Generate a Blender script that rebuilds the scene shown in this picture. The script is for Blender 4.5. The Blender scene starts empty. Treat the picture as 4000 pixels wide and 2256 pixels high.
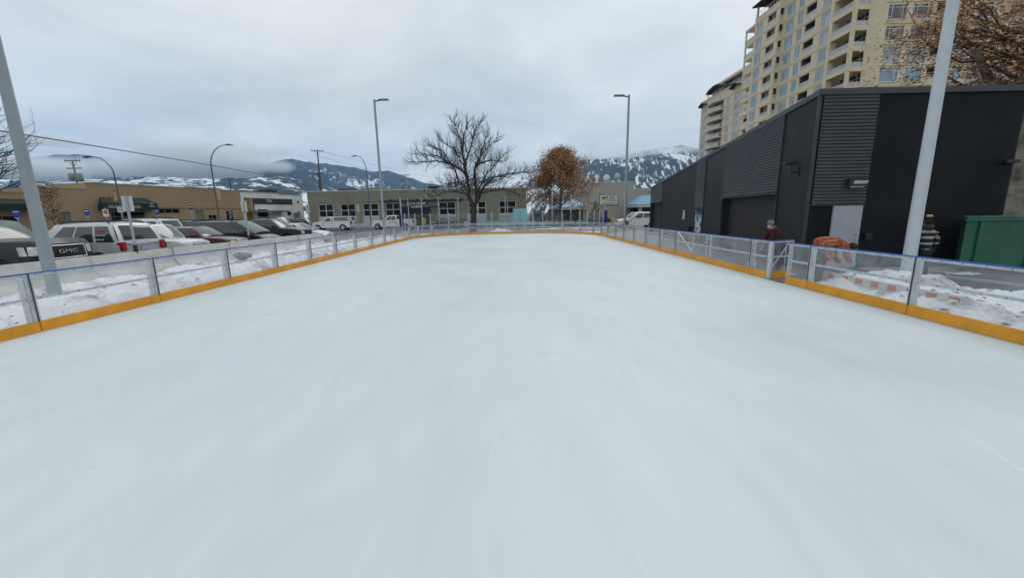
import bpy, bmesh, math, random
from mathutils import Vector, Matrix, noise as mnoise
R = math.radians
random.seed(7)
SC = bpy.context.scene
COL = SC.collection
# ---------------------------------------------------------------- camera
cam_d = bpy.data.cameras.new('camera')
cam_d.sensor_fit = 'HORIZONTAL'; cam_d.sensor_width = 36.0
cam_d.lens = 36.0 * 1544.0 / 4000.0
cam_d.clip_start = 0.05; cam_d.clip_end = 30000
cam = bpy.data.objects.new('camera', cam_d); COL.objects.link(cam)
M = Matrix(((0.9998207, 0.0169583, 0.0084205, 0), (0.0050858, 0.1878490, -0.9821848, 0),
            (-0.0182379, 0.9820515, 0.1877291, 1.85), (0, 0, 0, 1)))
cam.matrix_world = M
SC.camera = cam
# ---------------------------------------------------------------- world (overcast)
SUN_EL, SUN_AZ = 48, 200
w = bpy.data.worlds.new('World'); SC.world = w; w.use_nodes = True
nt = w.node_tree; nt.nodes.clear()
def N(t, typ, **k):
    n = t.nodes.new(typ)
    for a, b in k.items():
        if a in ('inp',):
            for i, v in b.items(): n.inputs[i].default_value = v
        else: setattr(n, a, b)
    return n
out = N(nt, 'ShaderNodeOutputWorld')
sky = N(nt, 'ShaderNodeTexSky', sky_type='NISHITA', sun_disc=False, sun_elevation=R(SUN_EL), sun_rotation=R(SUN_AZ))
bg1 = N(nt, 'ShaderNodeBackground', inp={'Strength': 0.07})
nt.links.new(sky.outputs[0], bg1.inputs[0])
tc = N(nt, 'ShaderNodeTexCoord')
# cloud deck: project the view direction onto a layer overhead so the clouds flatten to the horizon
sep = N(nt, 'ShaderNodeSeparateXYZ'); nt.links.new(tc.outputs['Generated'], sep.inputs[0])
mz = N(nt, 'ShaderNodeMath', operation='MAXIMUM', inp={1: 0.0}); nt.links.new(sep.outputs[2], mz.inputs[0])
az = N(nt, 'ShaderNodeMath', operation='ADD', inp={1: 0.16}); nt.links.new(mz.outputs[0], az.inputs[0])
dx = N(nt, 'ShaderNodeMath', operation='DIVIDE'); nt.links.new(sep.outputs[0], dx.inputs[0]); nt.links.new(az.outputs[0], dx.inputs[1])
dy = N(nt, 'ShaderNodeMath', operation='DIVIDE'); nt.links.new(sep.outputs[1], dy.inputs[0]); nt.links.new(az.outputs[0], dy.inputs[1])
cb = N(nt, 'ShaderNodeCombineXYZ', inp={2: 3.7}); nt.links.new(dx.outputs[0], cb.inputs[0]); nt.links.new(dy.outputs[0], cb.inputs[1])
n1 = N(nt, 'ShaderNodeTexNoise', inp={'Scale': 1.0, 'Detail': 8.0, 'Roughness': 0.55, 'Distortion': 0.5}); nt.links.new(cb.outputs[0], n1.inputs[0])
n2 = N(nt, 'ShaderNodeTexNoise', inp={'Scale': 0.28, 'Detail': 2.0}); nt.links.new(cb.outputs[0], n2.inputs[0])
r1 = N(nt, 'ShaderNodeValToRGB'); e = r1.color_ramp.elements
e[0].position = 0.30; e[0].color = (0.50, 0.535, 0.55, 1)
e[1].position = 0.68; e[1].color = (0.745, 0.75, 0.74, 1)
em = e.new(0.48); em.color = (0.60, 0.625, 0.63, 1)
nt.links.new(n1.outputs[0], r1.inputs[0])
r2 = N(nt, 'ShaderNodeValToRGB'); e = r2.color_ramp.elements
e[0].position = 0.35; e[0].color = (0.88, 0.95, 1.02, 1); e[1].position = 0.65; e[1].color = (1.02, 1.0, 0.975, 1)
nt.links.new(n2.outputs[0], r2.inputs[0])
mu = N(nt, 'ShaderNodeMix', data_type='RGBA', blend_type='MULTIPLY'); mu.inputs[0].default_value = 1
nt.links.new(r1.outputs[0], mu.inputs[6]); nt.links.new(r2.outputs[0], mu.inputs[7])
bg2 = N(nt, 'ShaderNodeBackground', inp={'Strength': 1.27}); nt.links.new(mu.outputs[2], bg2.inputs[0])
mx = N(nt, 'ShaderNodeMixShader', inp={0: 0.93}); nt.links.new(bg1.outputs[0], mx.inputs[1]); nt.links.new(bg2.outputs[0], mx.inputs[2])
nt.links.new(mx.outputs[0], out.inputs[0])
# ---------------------------------------------------------------- sun (veiled)
sd = bpy.data.lights.new('sun', 'SUN'); sd.energy = 0.8; sd.angle = R(30); sd.color = (1, 0.97, 0.93)
so = bpy.data.objects.new('sun', sd); COL.objects.link(so)
so.rotation_euler = (R(90 - SUN_EL), 0, R(180 - SUN_AZ) + math.pi); so.location = (0, 0, 60)
SC.view_settings.view_transform = 'Standard'; SC.view_settings.look = 'None'
SC.view_settings.exposure = 0.12; SC.view_settings.gamma = 1.0
SC.cycles.volume_bounces = 10; SC.cycles.volume_max_steps = 64; SC.cycles.max_bounces = 16; SC.cycles.transparent_max_bounces = 24
# ---------------------------------------------------------------- materials
MATS = {}
def mat(name, col, rough=0.6, metal=0.0, var=0.12, scale=6.0, bump=0.0, bscale=None, spec=0.5, col2=None, clear=0.0, stretch=None, emit=0.0, det=4.0):
    if name in MATS: return MATS[name]
    m = bpy.data.materials.new(name); m.use_nodes = True; t = m.node_tree
    b = t.nodes['Principled BSDF']
    b.inputs['Roughness'].default_value = rough; b.inputs['Metallic'].default_value = metal
    b.inputs['Specular IOR Level'].default_value = spec
    b.inputs['Coat Weight'].default_value = clear; b.inputs['Coat Roughness'].default_value = 0.08
    c = N(t, 'ShaderNodeTexCoord'); mp = N(t, 'ShaderNodeMapping'); t.links.new(c.outputs['Object'], mp.inputs[0])
    if stretch: mp.inputs['Scale'].default_value = stretch
    n = N(t, 'ShaderNodeTexNoise', inp={'Scale': scale, 'Detail': det, 'Roughness': 0.6}); t.links.new(mp.outputs[0], n.inputs[0])
    cr = N(t, 'ShaderNodeValToRGB'); e = cr.color_ramp.elements
    c2 = col2 or [min(1, x * (1 + var)) for x in col]; c1 = col if col2 else [x * (1 - var) for x in col]
    e[0].position = 0.35; e[0].color = (*c1, 1); e[1].position = 0.65; e[1].color = (*c2, 1)
    t.links.new(n.outputs[0], cr.inputs[0]); t.links.new(cr.outputs[0], b.inputs['Base Color'])
    if bump:
        nb = N(t, 'ShaderNodeTexNoise', inp={'Scale': bscale or scale * 6, 'Detail': 3.0}); t.links.new(mp.outputs[0], nb.inputs[0])
        bp = N(t, 'ShaderNodeBump', inp={'Strength': bump, 'Distance': 0.02}); t.links.new(nb.outputs[0], bp.inputs['Height'])
        t.links.new(bp.outputs[0], b.inputs['Normal'])
    if emit:
        t.links.new(cr.outputs[0], b.inputs['Emission Color']); b.inputs['Emission Strength'].default_value = emit
    MATS[name] = m
    return m
def glass_mat(name, tint, alpha, rough=0.03, diff=(0.7, 0.75, 0.8)):
    """thin clear sheet: see-through, a little milky, reflecting at grazing angles"""
    if name in MATS: return MATS[name]
    m = bpy.data.materials.new(name); m.use_nodes = True; t = m.node_tree; t.nodes.clear()
    o = N(t, 'ShaderNodeOutputMaterial')
    tr = N(t, 'ShaderNodeBsdfTransparent', inp={0: (*tint, 1)})
    df = N(t, 'ShaderNodeBsdfDiffuse', inp={0: (*diff, 1)})
    gl = N(t, 'ShaderNodeBsdfGlossy', inp={'Roughness': rough})
    c = N(t, 'ShaderNodeTexCoord'); n = N(t, 'ShaderNodeTexNoise', inp={'Scale': 2.2, 'Detail': 5.0}); t.links.new(c.outputs['Object'], n.inputs[0])
    mr = N(t, 'ShaderNodeMapRange', inp={1: 0.3, 2: 0.7, 3: max(0, 1 - alpha - .05), 4: 1 - alpha + .06}); t.links.new(n.outputs[0], mr.inputs[0])
    m1 = N(t, 'ShaderNodeMixShader'); t.links.new(mr.outputs[0], m1.inputs[0])
    t.links.new(tr.outputs[0], m1.inputs[1]); t.links.new(df.outputs[0], m1.inputs[2])
    fr = N(t, 'ShaderNodeFresnel'); ge = N(t, 'ShaderNodeNewGeometry')
    ir = N(t, 'ShaderNodeMapRange', inp={1: 0, 2: 1, 3: 1.45, 4: 1/1.45}); t.links.new(ge.outputs['Backfacing'], ir.inputs[0]); t.links.new(ir.outputs[0], fr.inputs[0])
    m2 = N(t, 'ShaderNodeMixShader'); t.links.new(fr.outputs[0], m2.inputs[0])
    t.links.new(m1.outputs[0], m2.inputs[1]); t.links.new(gl.outputs[0], m2.inputs[2]); t.links.new(m2.outputs[0], o.inputs[0])
    MATS[name] = m
    return m
ALU = mat('aluminium', (0.52, 0.545, 0.57), 0.42, 0.45, scale=9)
GALV = mat('galvanised_steel', (0.36, 0.39, 0.41), 0.5, 0.25, scale=14, var=.1, bump=.05)
GREYPOLE = mat('grey_pole_paint', (0.27, 0.31, 0.33), 0.5, 0.0, scale=4, var=.06)
BLACK = mat('black_paint', (0.012, 0.012, 0.013), 0.5)
RUBBER = mat('tyre_rubber', (0.016, 0.016, 0.017), 0.85)
RIM = mat('wheel_rim', (0.45, 0.46, 0.47), 0.35, 0.7)
CARGLASS = mat('car_glass', (0.018, 0.022, 0.024), 0.06, 0.0, spec=0.9, scale=2, var=.3)
WINDSH = mat('windshield_glass', (0.085, 0.11, 0.11), 0.10, 0.0, spec=1.0, scale=1.5, var=.35)
CHROME = mat('chrome', (0.62, 0.63, 0.65), 0.18, 0.9, scale=5)
HEADL = mat('headlight_lens', (0.62, 0.62, 0.60), 0.12, 0.2, var=.25, scale=14)
REDL = mat('tail_light_red', (0.35, 0.015, 0.015), 0.2, 0.0, var=.3, scale=10)
DARKTRIM = mat('dark_trim', (0.022, 0.022, 0.024), 0.6)
WHITE = mat('white_paint', (0.74, 0.75, 0.74), 0.5)
WINGLASS = mat('dark_window_glass', (0.008, 0.008, 0.009), 0.05, 0, spec=0.12, scale=.6, var=.6)
WOODPOLE = mat('weathered_pole_wood', (0.085, 0.07, 0.06), 0.9, bump=.2, stretch=(4, 4, .4))
# ---------------------------------------------------------------- mesh builder
def link(o, parent=None):
    COL.objects.link(o)
    if parent is not None: o.parent = parent
    return o
def props(o, label=None, cat=None, group=None, kind=None):
    if label: o['label'] = label
    if cat: o['category'] = cat
    if group: o['group'] = group
    if kind: o['kind'] = kind
    return o
def empty(name, loc, rz=0, label=None, cat=None, group=None):
    o = bpy.data.objects.new(name, None); link(o); o.location = loc; o.rotation_euler = (0, 0, rz)
    o.empty_display_size = 0.2
    return props(o, label, cat, group)
def copy_tree(o, parent=None):
    c = o.copy(); COL.objects.link(c); c.parent = parent
    for ch in [x for x in ALLCH.get(o.name, [])]: 
        cc = copy_tree(bpy.data.objects[ch], c); ALLCH.setdefault(c.name, []).append(cc.name)
    return c
ALLCH = {}
class MB:
    def __init__(s): s.v = []; s.f = []; s.marks = []
    def mark(s): s.marks.append(len(s.f)); return s
    def add(s, vs, fs):
        o = len(s.v); s.v += [tuple(v) for v in vs]; s.f += [tuple(i + o for i in f) for f in fs]; return s
    def box(s, x0, x1, y0, y1, z0, z1):
        return s.add([(x0,y0,z0),(x1,y0,z0),(x1,y1,z0),(x0,y1,z0),(x0,y0,z1),(x1,y0,z1),(x1,y1,z1),(x0,y1,z1)],
                     [(0,3,2,1),(4,5,6,7),(0,1,5,4),(1,2,6,5),(2,3,7,6),(3,0,4,7)])
    def obox(s, c, u, v, w_, a, b, h):
        """oriented box: centre c, half sizes a,b,h along unit vectors u,v,w"""
        c, u, v, w_ = Vector(c), Vector(u), Vector(v), Vector(w_)
        P = [c + u*i*a + v*j*b + w_*k*h for k in (-1, 1) for i, j in ((-1,-1),(1,-1),(1,1),(-1,1))]
        return s.add(P, [(0,3,2,1),(4,5,6,7),(0,1,5,4),(1,2,6,5),(2,3,7,6),(3,0,4,7)])
    def bar(s, p0, p1, wd, th, up=(0,0,1)):
        p0, p1 = Vector(p0), Vector(p1); d = p1 - p0; L = d.length
        if L < 1e-6: return s
        d /= L; u = Vector(up)
        if abs(d.dot(u)) > .95: u = Vector((1,0,0))
        r = d.cross(u).normalized(); u = r.cross(d)
        return s.obox((p0 + p1)/2, d, r, u, L/2, wd/2, th/2)
    def tube(s, pts, rad, n=8, cap=True):
        pts = [Vector(p) for p in pts]; k = len(pts)
        if not isinstance(rad, (list, tuple)): rad = [rad]*k
        o = len(s.v); prev = None
        for i, p in enumerate(pts):
            d = (pts[min(i+1, k-1)] - pts[max(i-1, 0)]).normalized()
            if prev is None:
                a = Vector((1,0,0)) if abs(d.x) < .8 else Vector((0,1,0))
                u = (a - d*a.dot(d)).normalized()
            else:
                u = (prev - d*prev.dot(d)).normalized()
            prev = u; v = d.cross(u)
            for j in range(n):
                t = 2*math.pi*j/n; s.v.append(tuple(p + (u*math.cos(t) + v*math.sin(t))*rad[i]))
        for i in range(k-1):
            for j in range(n):
                a = o+i*n+j; b = o+i*n+(j+1) % n; s.f.append((a, b, b+n, a+n))
        if cap:
            s.f.append(tuple(o+j for j in reversed(range(n)))); s.f.append(tuple(o+(k-1)*n+j for j in range(n)))
        return s
    def disc(s, c, axis, r, h, n=24):
        c, a = Vector(c), Vector(axis).normalized(); return s.tube([c - a*h/2, c + a*h/2], r, n)
    def prism(s, poly, axis, a, b):
        """poly: list of 2D points; axis 'x','y','z' extrusion from a to b"""
        n = len(poly)
        def P(p, t):
            return {'x': (t, p[0], p[1]), 'y': (p[0], t, p[1]), 'z': (p[0], p[1], t)}[axis]
        vs = [P(p, a) for p in poly] + [P(p, b) for p in poly]
        fs = [tuple(range(n-1, -1, -1)), tuple(range(n, 2*n))] + [(i, (i+1) % n, (i+1) % n + n, i+n) for i in range(n)]
        return s.add(vs, fs)
    def build(s, name, m, parent=None, smooth=None, bevel=0, seg=2, loc=None):
        me = bpy.data.meshes.new(name); me.from_pydata(s.v, [], s.f); me.update()
        bm = bmesh.new(); bm.from_mesh(me); bmesh.ops.recalc_face_normals(bm, faces=bm.faces)
        if bevel:
            es = [e for e in bm.edges if len(e.link_faces) == 2 and e.calc_face_angle(0) > .5]
            bmesh.ops.bevel(bm, geom=es, offset=bevel, segments=seg, affect='EDGES', clamp_overlap=True)
        bm.to_mesh(me); bm.free()
        if smooth is not None:
            me.polygons.foreach_set('use_smooth', [True]*len(me.polygons)); me.set_sharp_from_angle(angle=R(smooth))
        if isinstance(m, (list, tuple)):
            for q in m: me.materials.append(q)
        else: me.materials.append(m)
        if s.marks and not bevel:
            for p in me.polygons: p.material_index = sum(1 for q in s.marks if p.index >= q)
        o = bpy.data.objects.new(name, me); link(o, parent)
        if parent is not None: ALLCH.setdefault(parent.name, []).append(o.name)
        if loc: o.location = loc
        return o
def text(name, body, m, size, loc, rot, parent=None, ext=0.01, align='CENTER', sx=1.0):
    cu = bpy.data.curves.new(name, 'FONT'); cu.body = body; cu.size = size; cu.extrude = ext; cu.align_x = align; cu.align_y = 'CENTER'
    o = bpy.data.objects.new(name, cu); COL.objects.link(o)
    me = bpy.data.meshes.new_from_object(o); bpy.data.objects.remove(o)
    me.materials.append(m) if not me.materials else None
    o = bpy.data.objects.new(name, me); link(o, parent); o.location = loc; o.rotation_euler = rot; o.scale = (sx, 1, 1)
    if parent is not None: ALLCH.setdefault(parent.name, []).append(o.name)
    return o
def fbm(x, y, z=0, o=4):
    return mnoise.fractal(Vector((x, y, z)), 1.0, 2.0, o)
def grid(name, x0, x1, y0, y1, nx, ny, fz, m, keep=None, parent=None):
    vs = []; fs = []
    for j in range(ny+1):
        for i in range(nx+1):
            x = x0+(x1-x0)*i/nx; y = y0+(y1-y0)*j/ny; vs.append((x, y, fz(x, y)))
    for j in range(ny):
        for i in range(nx):
            a = j*(nx+1)+i; q = (a, a+1, a+nx+2, a+nx+1)
            if keep is None or any(keep(*vs[k]) for k in q): fs.append(q)
    me = bpy.data.meshes.new(name); me.from_pydata(vs, [], fs); me.update()
    bm = bmesh.new(); bm.from_mesh(me); bmesh.ops.delete(bm, geom=[v for v in bm.verts if not v.link_faces], context='VERTS'); bm.to_mesh(me); bm.free()
    me.polygons.foreach_set('use_smooth', [True]*len(me.polygons)); me.materials.append(m)
    o = bpy.data.objects.new(name, me); return link(o, parent)

# ================================================================ GROUND, ICE, ROAD
G0 = -0.05
RX0, RX1, RY0, RY1, RR = -8.17, 6.78, -9.0, 37.0, 5.7
def ground_mat():
    m = mat('wet_asphalt', (0.045, 0.047, 0.05), 0.55, col2=(0.085, 0.086, 0.088), scale=.35, bump=.15, bscale=40, det=8)
    return m
gr = MB().add([(-9000, -3000, G0), (9000, -3000, G0), (9000, 9000, G0), (-9000, 9000, G0)], [(0,1,2,3)]).build('ground', ground_mat())
props(gr, kind='structure')
# snow-remnant apron round the rink
apr = mat('packed_gravel_and_slush', (0.16, 0.15, 0.145), .75, col2=(0.42, 0.43, 0.44), scale=.55, bump=.3, bscale=20, det=9)
a = MB().add([(-13.2, -10, G0+.008), (7.6, -10, G0+.008), (7.6, 41.0, G0+.008), (-13.2, 41.0, G0+.008)], [(0,1,2,3)]).build('gravel_apron', apr)
props(a, kind='structure')
road = mat('road_asphalt', (0.06, 0.062, 0.066), .6, col2=(0.10, 0.10, 0.105), scale=.25, bump=.1, bscale=50, det=8)
a = MB().add([(-120, 55.5, G0+.012), (140, 55.5, G0+.012), (140, 61.8, G0+.012), (-120, 61.8, G0+.012)], [(0,1,2,3)]).build('road', road)
props(a, kind='structure')
side = mat('concrete_pavement', (0.27, 0.27, 0.265), .8, scale=2, var=.15, bump=.1)
b = MB(); b.box(-33.5, 12, 62.3, 65.97, G0-.3, G0+.14)
props(b.build('pavement', side, bevel=.02), kind='structure')
# ice sheet with rounded corners
def rink_outline(inset=0.0, n=14, z=0.0):
    x0, x1, y0, y1, r = RX0+inset, RX1-inset, RY0+inset, RY1-inset, RR-inset
    pts = []
    for cx, cy, a0 in ((x1-r, y0+r, -90), (x1-r, y1-r, 0), (x0+r, y1-r, 90), (x0+r, y0+r, 180)):
        for k in range(n+1):
            t = R(a0 + 90*k/n); pts.append((cx + r*math.cos(t), cy + r*math.sin(t)))
    return pts
def ice_mat():
    m = bpy.data.materials.new('rink_ice'); m.use_nodes = True; t = m.node_tree; b = t.nodes['Principled BSDF']
    c = N(t, 'ShaderNodeTexCoord')
    n1 = N(t, 'ShaderNodeTexNoise', inp={'Scale': .28, 'Detail': 7.0, 'Roughness': .6}); t.links.new(c.outputs['Object'], n1.inputs[0])
    mp = N(t, 'ShaderNodeMapping', inp={'Scale': (1.2, .38, 1)}); t.links.new(c.outputs['Object'], mp.inputs[0])
    n2 = N(t, 'ShaderNodeTexNoise', inp={'Scale': 1.6, 'Detail': 8.0, 'Roughness': .65, 'Distortion': .6}); t.links.new(mp.outputs[0], n2.inputs[0])
    mpb = N(t, 'ShaderNodeMapping', inp={'Scale': (2.2, .5, 1)}); t.links.new(c.outputs['Object'], mpb.inputs[0])
    n3 = N(t, 'ShaderNodeTexNoise', inp={'Scale': 1.1, 'Detail': 7.0, 'Roughness': .6}); t.links.new(mpb.outputs[0], n3.inputs[0])
    ad = N(t, 'ShaderNodeMath', operation='ADD'); t.links.new(n1.outputs[0], ad.inputs[0]); t.links.new(n2.outputs[0], ad.inputs[1])
    ad2 = N(t, 'ShaderNodeMath', operation='ADD'); t.links.new(ad.outputs[0], ad2.inputs[0]); t.links.new(n3.outputs[0], ad2.inputs[1])
    cr = N(t, 'ShaderNodeValToRGB'); e = cr.color_ramp.elements
    e[0].position = .0; e[0].color = (.575, .635, .65, 1); e[1].position = 1; e[1].color = (.645, .705, .72, 1)
    mr = N(t, 'ShaderNodeMapRange', inp={1: 1.15, 2: 1.85}); t.links.new(ad2.outputs[0], mr.inputs[0]); t.links.new(mr.outputs[0], cr.inputs[0])
    # fine skate scratches
    wv = N(t, 'ShaderNodeTexVoronoi', feature='DISTANCE_TO_EDGE', inp={'Scale': .9}); mpc = N(t, 'ShaderNodeMapping', inp={'Scale': (1.8, .16, 1), 'Rotation': (0, 0, .06)})
    nd = N(t, 'ShaderNodeTexNoise', inp={'Scale': 1.2, 'Detail': 3.0}); t.links.new(c.outputs['Object'], nd.inputs[0])
    mixv = N(t, 'ShaderNodeMix', data_type='VECTOR'); mixv.inputs[0].default_value = .06
    t.links.new(c.outputs['Object'], mpc.inputs[0]); t.links.new(mpc.outputs[0], mixv.inputs[4]); t.links.new(nd.outputs[1], mixv.inputs[5]); t.links.new(mixv.outputs[1], wv.inputs[0])
    st = N(t, 'ShaderNodeMapRange', inp={1: .0, 2: .009, 3: .25, 4: 0}); t.links.new(wv.outputs[0], st.inputs[0])
    nm = N(t, 'ShaderNodeTexNoise', inp={'Scale': .6, 'Detail': 4.0}); t.links.new(c.outputs['Object'], nm.inputs[0])
    ms = N(t, 'ShaderNodeMapRange', inp={1: .5, 2: .7}); t.links.new(nm.outputs[0], ms.inputs[0])
    pm = N(t, 'ShaderNodeMath', operation='MULTIPLY'); t.links.new(st.outputs[0], pm.inputs[0]); t.links.new(ms.outputs[0], pm.inputs[1])
    mxc = N(t, 'ShaderNodeMix', data_type='RGBA'); t.links.new(pm.outputs[0], mxc.inputs[0]); t.links.new(cr.outputs[0], mxc.inputs[6]); mxc.inputs[7].default_value = (.90, .93, .95, 1)
    t.links.new(mxc.outputs[2], b.inputs['Base Color'])
    rr = N(t, 'ShaderNodeMapRange', inp={1: .3, 2: .7, 3: .34, 4: .6}); t.links.new(n1.outputs[0], rr.inputs[0]); t.links.new(rr.outputs[0], b.inputs['Roughness'])
    b.inputs['Specular IOR Level'].default_value = .28
    bp = N(t, 'ShaderNodeBump', inp={'Strength': .25, 'Distance': .01}); t.links.new(n2.outputs[0], bp.inputs['Height']); t.links.new(bp.outputs[0], b.inputs['Normal'])
    return m
pts = rink_outline(.0)
b = MB().prism(pts, 'z', G0+.012, 0.0)
ice = b.build('ice_surface', ice_mat()); props(ice, kind='structure')

# ================================================================ SNOW
def snow_mat():
    m = bpy.data.materials.new('dirty_snow'); m.use_nodes = True; t = m.node_tree; b = t.nodes['Principled BSDF']
    c = N(t, 'ShaderNodeTexCoord')
    n = N(t, 'ShaderNodeTexNoise', inp={'Scale': 1.1, 'Detail': 9.0, 'Roughness': .62}); t.links.new(c.outputs['Object'], n.inputs[0])
    cr = N(t, 'ShaderNodeValToRGB'); e = cr.color_ramp.elements
    e[0].position = .33; e[0].color = (.22, .205, .20, 1); e[1].position = .49; e[1].color = (.80, .82, .84, 1)
    k = e.new(.41); k.color = (.55, .55, .56, 1)
    t.links.new(n.outputs[0], cr.inputs[0])
    n2 = N(t, 'ShaderNodeTexNoise', inp={'Scale': 22., 'Detail': 3.0}); t.links.new(c.outputs['Object'], n2.inputs[0])
    c2 = N(t, 'ShaderNodeValToRGB'); e = c2.color_ramp.elements; e[0].position = .27; e[0].color = (.12, .09, .07, 1); e[1].position = .31; e[1].color = (1, 1, 1, 1)
    t.links.new(n2.outputs[0], c2.inputs[0])
    mu = N(t, 'ShaderNodeMix', data_type='RGBA', blend_type='MULTIPLY'); mu.inputs[0].default_value = 1
    t.links.new(cr.outputs[0], mu.inputs[6]); t.links.new(c2.outputs[0], mu.inputs[7]); t.links.new(mu.outputs[2], b.inputs['Base Color'])
    b.inputs['Roughness'].default_value = .8
    nb = N(t, 'ShaderNodeTexNoise', inp={'Scale': 9., 'Detail': 6.0}); t.links.new(c.outputs['Object'], nb.inputs[0])
    bp = N(t, 'ShaderNodeBump', inp={'Strength': .7, 'Distance': .05}); t.links.new(nb.outputs[0], bp.inputs['Height']); t.links.new(bp.outputs[0], b.inputs['Normal'])
    return m
SNOW = snow_mat()
def smooth(a, b, x):
    t = max(0, min(1, (x-a)/(b-a))); return t*t*(3-2*t)
def zl(x, y):
    e = smooth(-8.25, -8.7, x)*smooth(-13.2, -12.7, x)
    ridge = .30*math.exp(-((x+9.1)/.6)**2)*(1+.5*fbm(x*1.1, y*.7, 14))
    h = .05 + ridge + .20*fbm(x*.9, y*.55, 1) + .10*fbm(x*3.0, y*3.0, 5) + .05*abs(fbm(x*7, y*7, 25)) - .02*smooth(-11.6, -12.9, x)
    h += .22*math.exp(-((x+11)/1.6)**2-((y-23)/4)**2)
    h *= smooth(33, 29, y)
    return -.04 + max(-.1, h)*max(e, .25)
s = grid('snow_bank', -13.12, -8.27, -4, 33, 110, 460, zl, SNOW, keep=lambda x, y, z: z > -.045)
props(s, kind='structure'); s.name = 'snow_bank'
def zr(x, y):
    h = -.12
    h += .42*math.exp(-((x-7.75)/.55)**2)*smooth(11.0, 8.6, y) * (1 + .5*fbm(x*.8, y*.8, 2))
    h += .40*math.exp(-((x-8.9 - .15*math.sin(y))/.5)**2)*smooth(11.0, 9.2, y)*(1 + .6*fbm(x*1.1, y*1.1, 8))
    h += .10*fbm(x*1.3, y*1.3, 3) + .05*fbm(x*4, y*4, 9)
    h *= smooth(9.9, 9.2, x)*.9+.1
    return h if x < 9.9 else h-.1
s = grid('snow_heap', 6.95, 10.3, -3, 11.6, 90, 300, zr, SNOW, keep=lambda x, y, z: z > G0+.004)
props(s, kind='structure')
def far_snow(x, y):
    return -.09 + .07*fbm(x*.35, y*.6, 12) + .05*fbm(x*1.4, y*1.4, 4) + .07*math.exp(-((y-38.4)/.8)**2)+ .10*math.exp(-((y-47.5)/.8)**2)*smooth(-2, 6, x)
s = grid('snow_patches', -13, 15, 37.15, 55, 190, 170, far_snow, SNOW, keep=lambda x, y, z: z > G0+.01)
props(s, kind='structure')
def heap(name, cx, cy, rx, ry, h, label, seed):
    def f(x, y):
        d = ((x-cx)/rx)**2+((y-cy)/ry)**2
        return G0 - .02 + h*max(0, 1-d)**.7*(1+.35*fbm(x*2, y*2, seed)) + (.0 if d < 1 else -.05)
    o = grid(name, cx-rx, cx+rx, cy-ry, cy+ry, 40, 30, f, SNOW, keep=lambda x, y, z: z > G0)
    return props(o, label, 'snow pile', kind=None)
heap('snow_pile', -1.35, 38.3, 1.25, .7, .48, 'low mound of shovelled snow behind the far rink boards near the teal board', 31)
# leaf litter and stones in the snow
lv = MB(); rnd = random.Random(5)
for i in range(420):
    if i < 270: x = rnd.uniform(-12.6, -8.4); y = rnd.uniform(4.5, 24); z = zl(x, y)
    else: x = rnd.uniform(7.0, 9.6); y = rnd.uniform(4.5, 11); z = max(zr(x, y), G0)
    r = rnd.uniform(.02, .075); t = rnd.uniform(0, 6.28); c, s_ = math.cos(t), math.sin(t)
    k = rnd.uniform(.3, .6)
    P = [(-r, 0, 0), (0, -r*k, r*.3), (r, 0, r*.1), (r*.2, r*k, r*.35)]
    vs = [(x+px*c-py*s_, y+px*s_+py*c, z+.006+pz) for px, py, pz in P]
    vs += [(a_, b_, c_-.006) for a_, b_, c_ in vs]
    lv.add(vs, [(0,1,2,3), (7,6,5,4), (0,4,5,1), (1,5,6,2), (2,6,7,3), (3,7,4,0)])
o = lv.build('fallen_leaves', mat('dead_leaf', (.075, .045, .025), .85, var=.5, scale=3))
props(o, 'scattered dead brown leaves and twigs lying on the dirty snow', 'leaf litter', kind='stuff')

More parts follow.
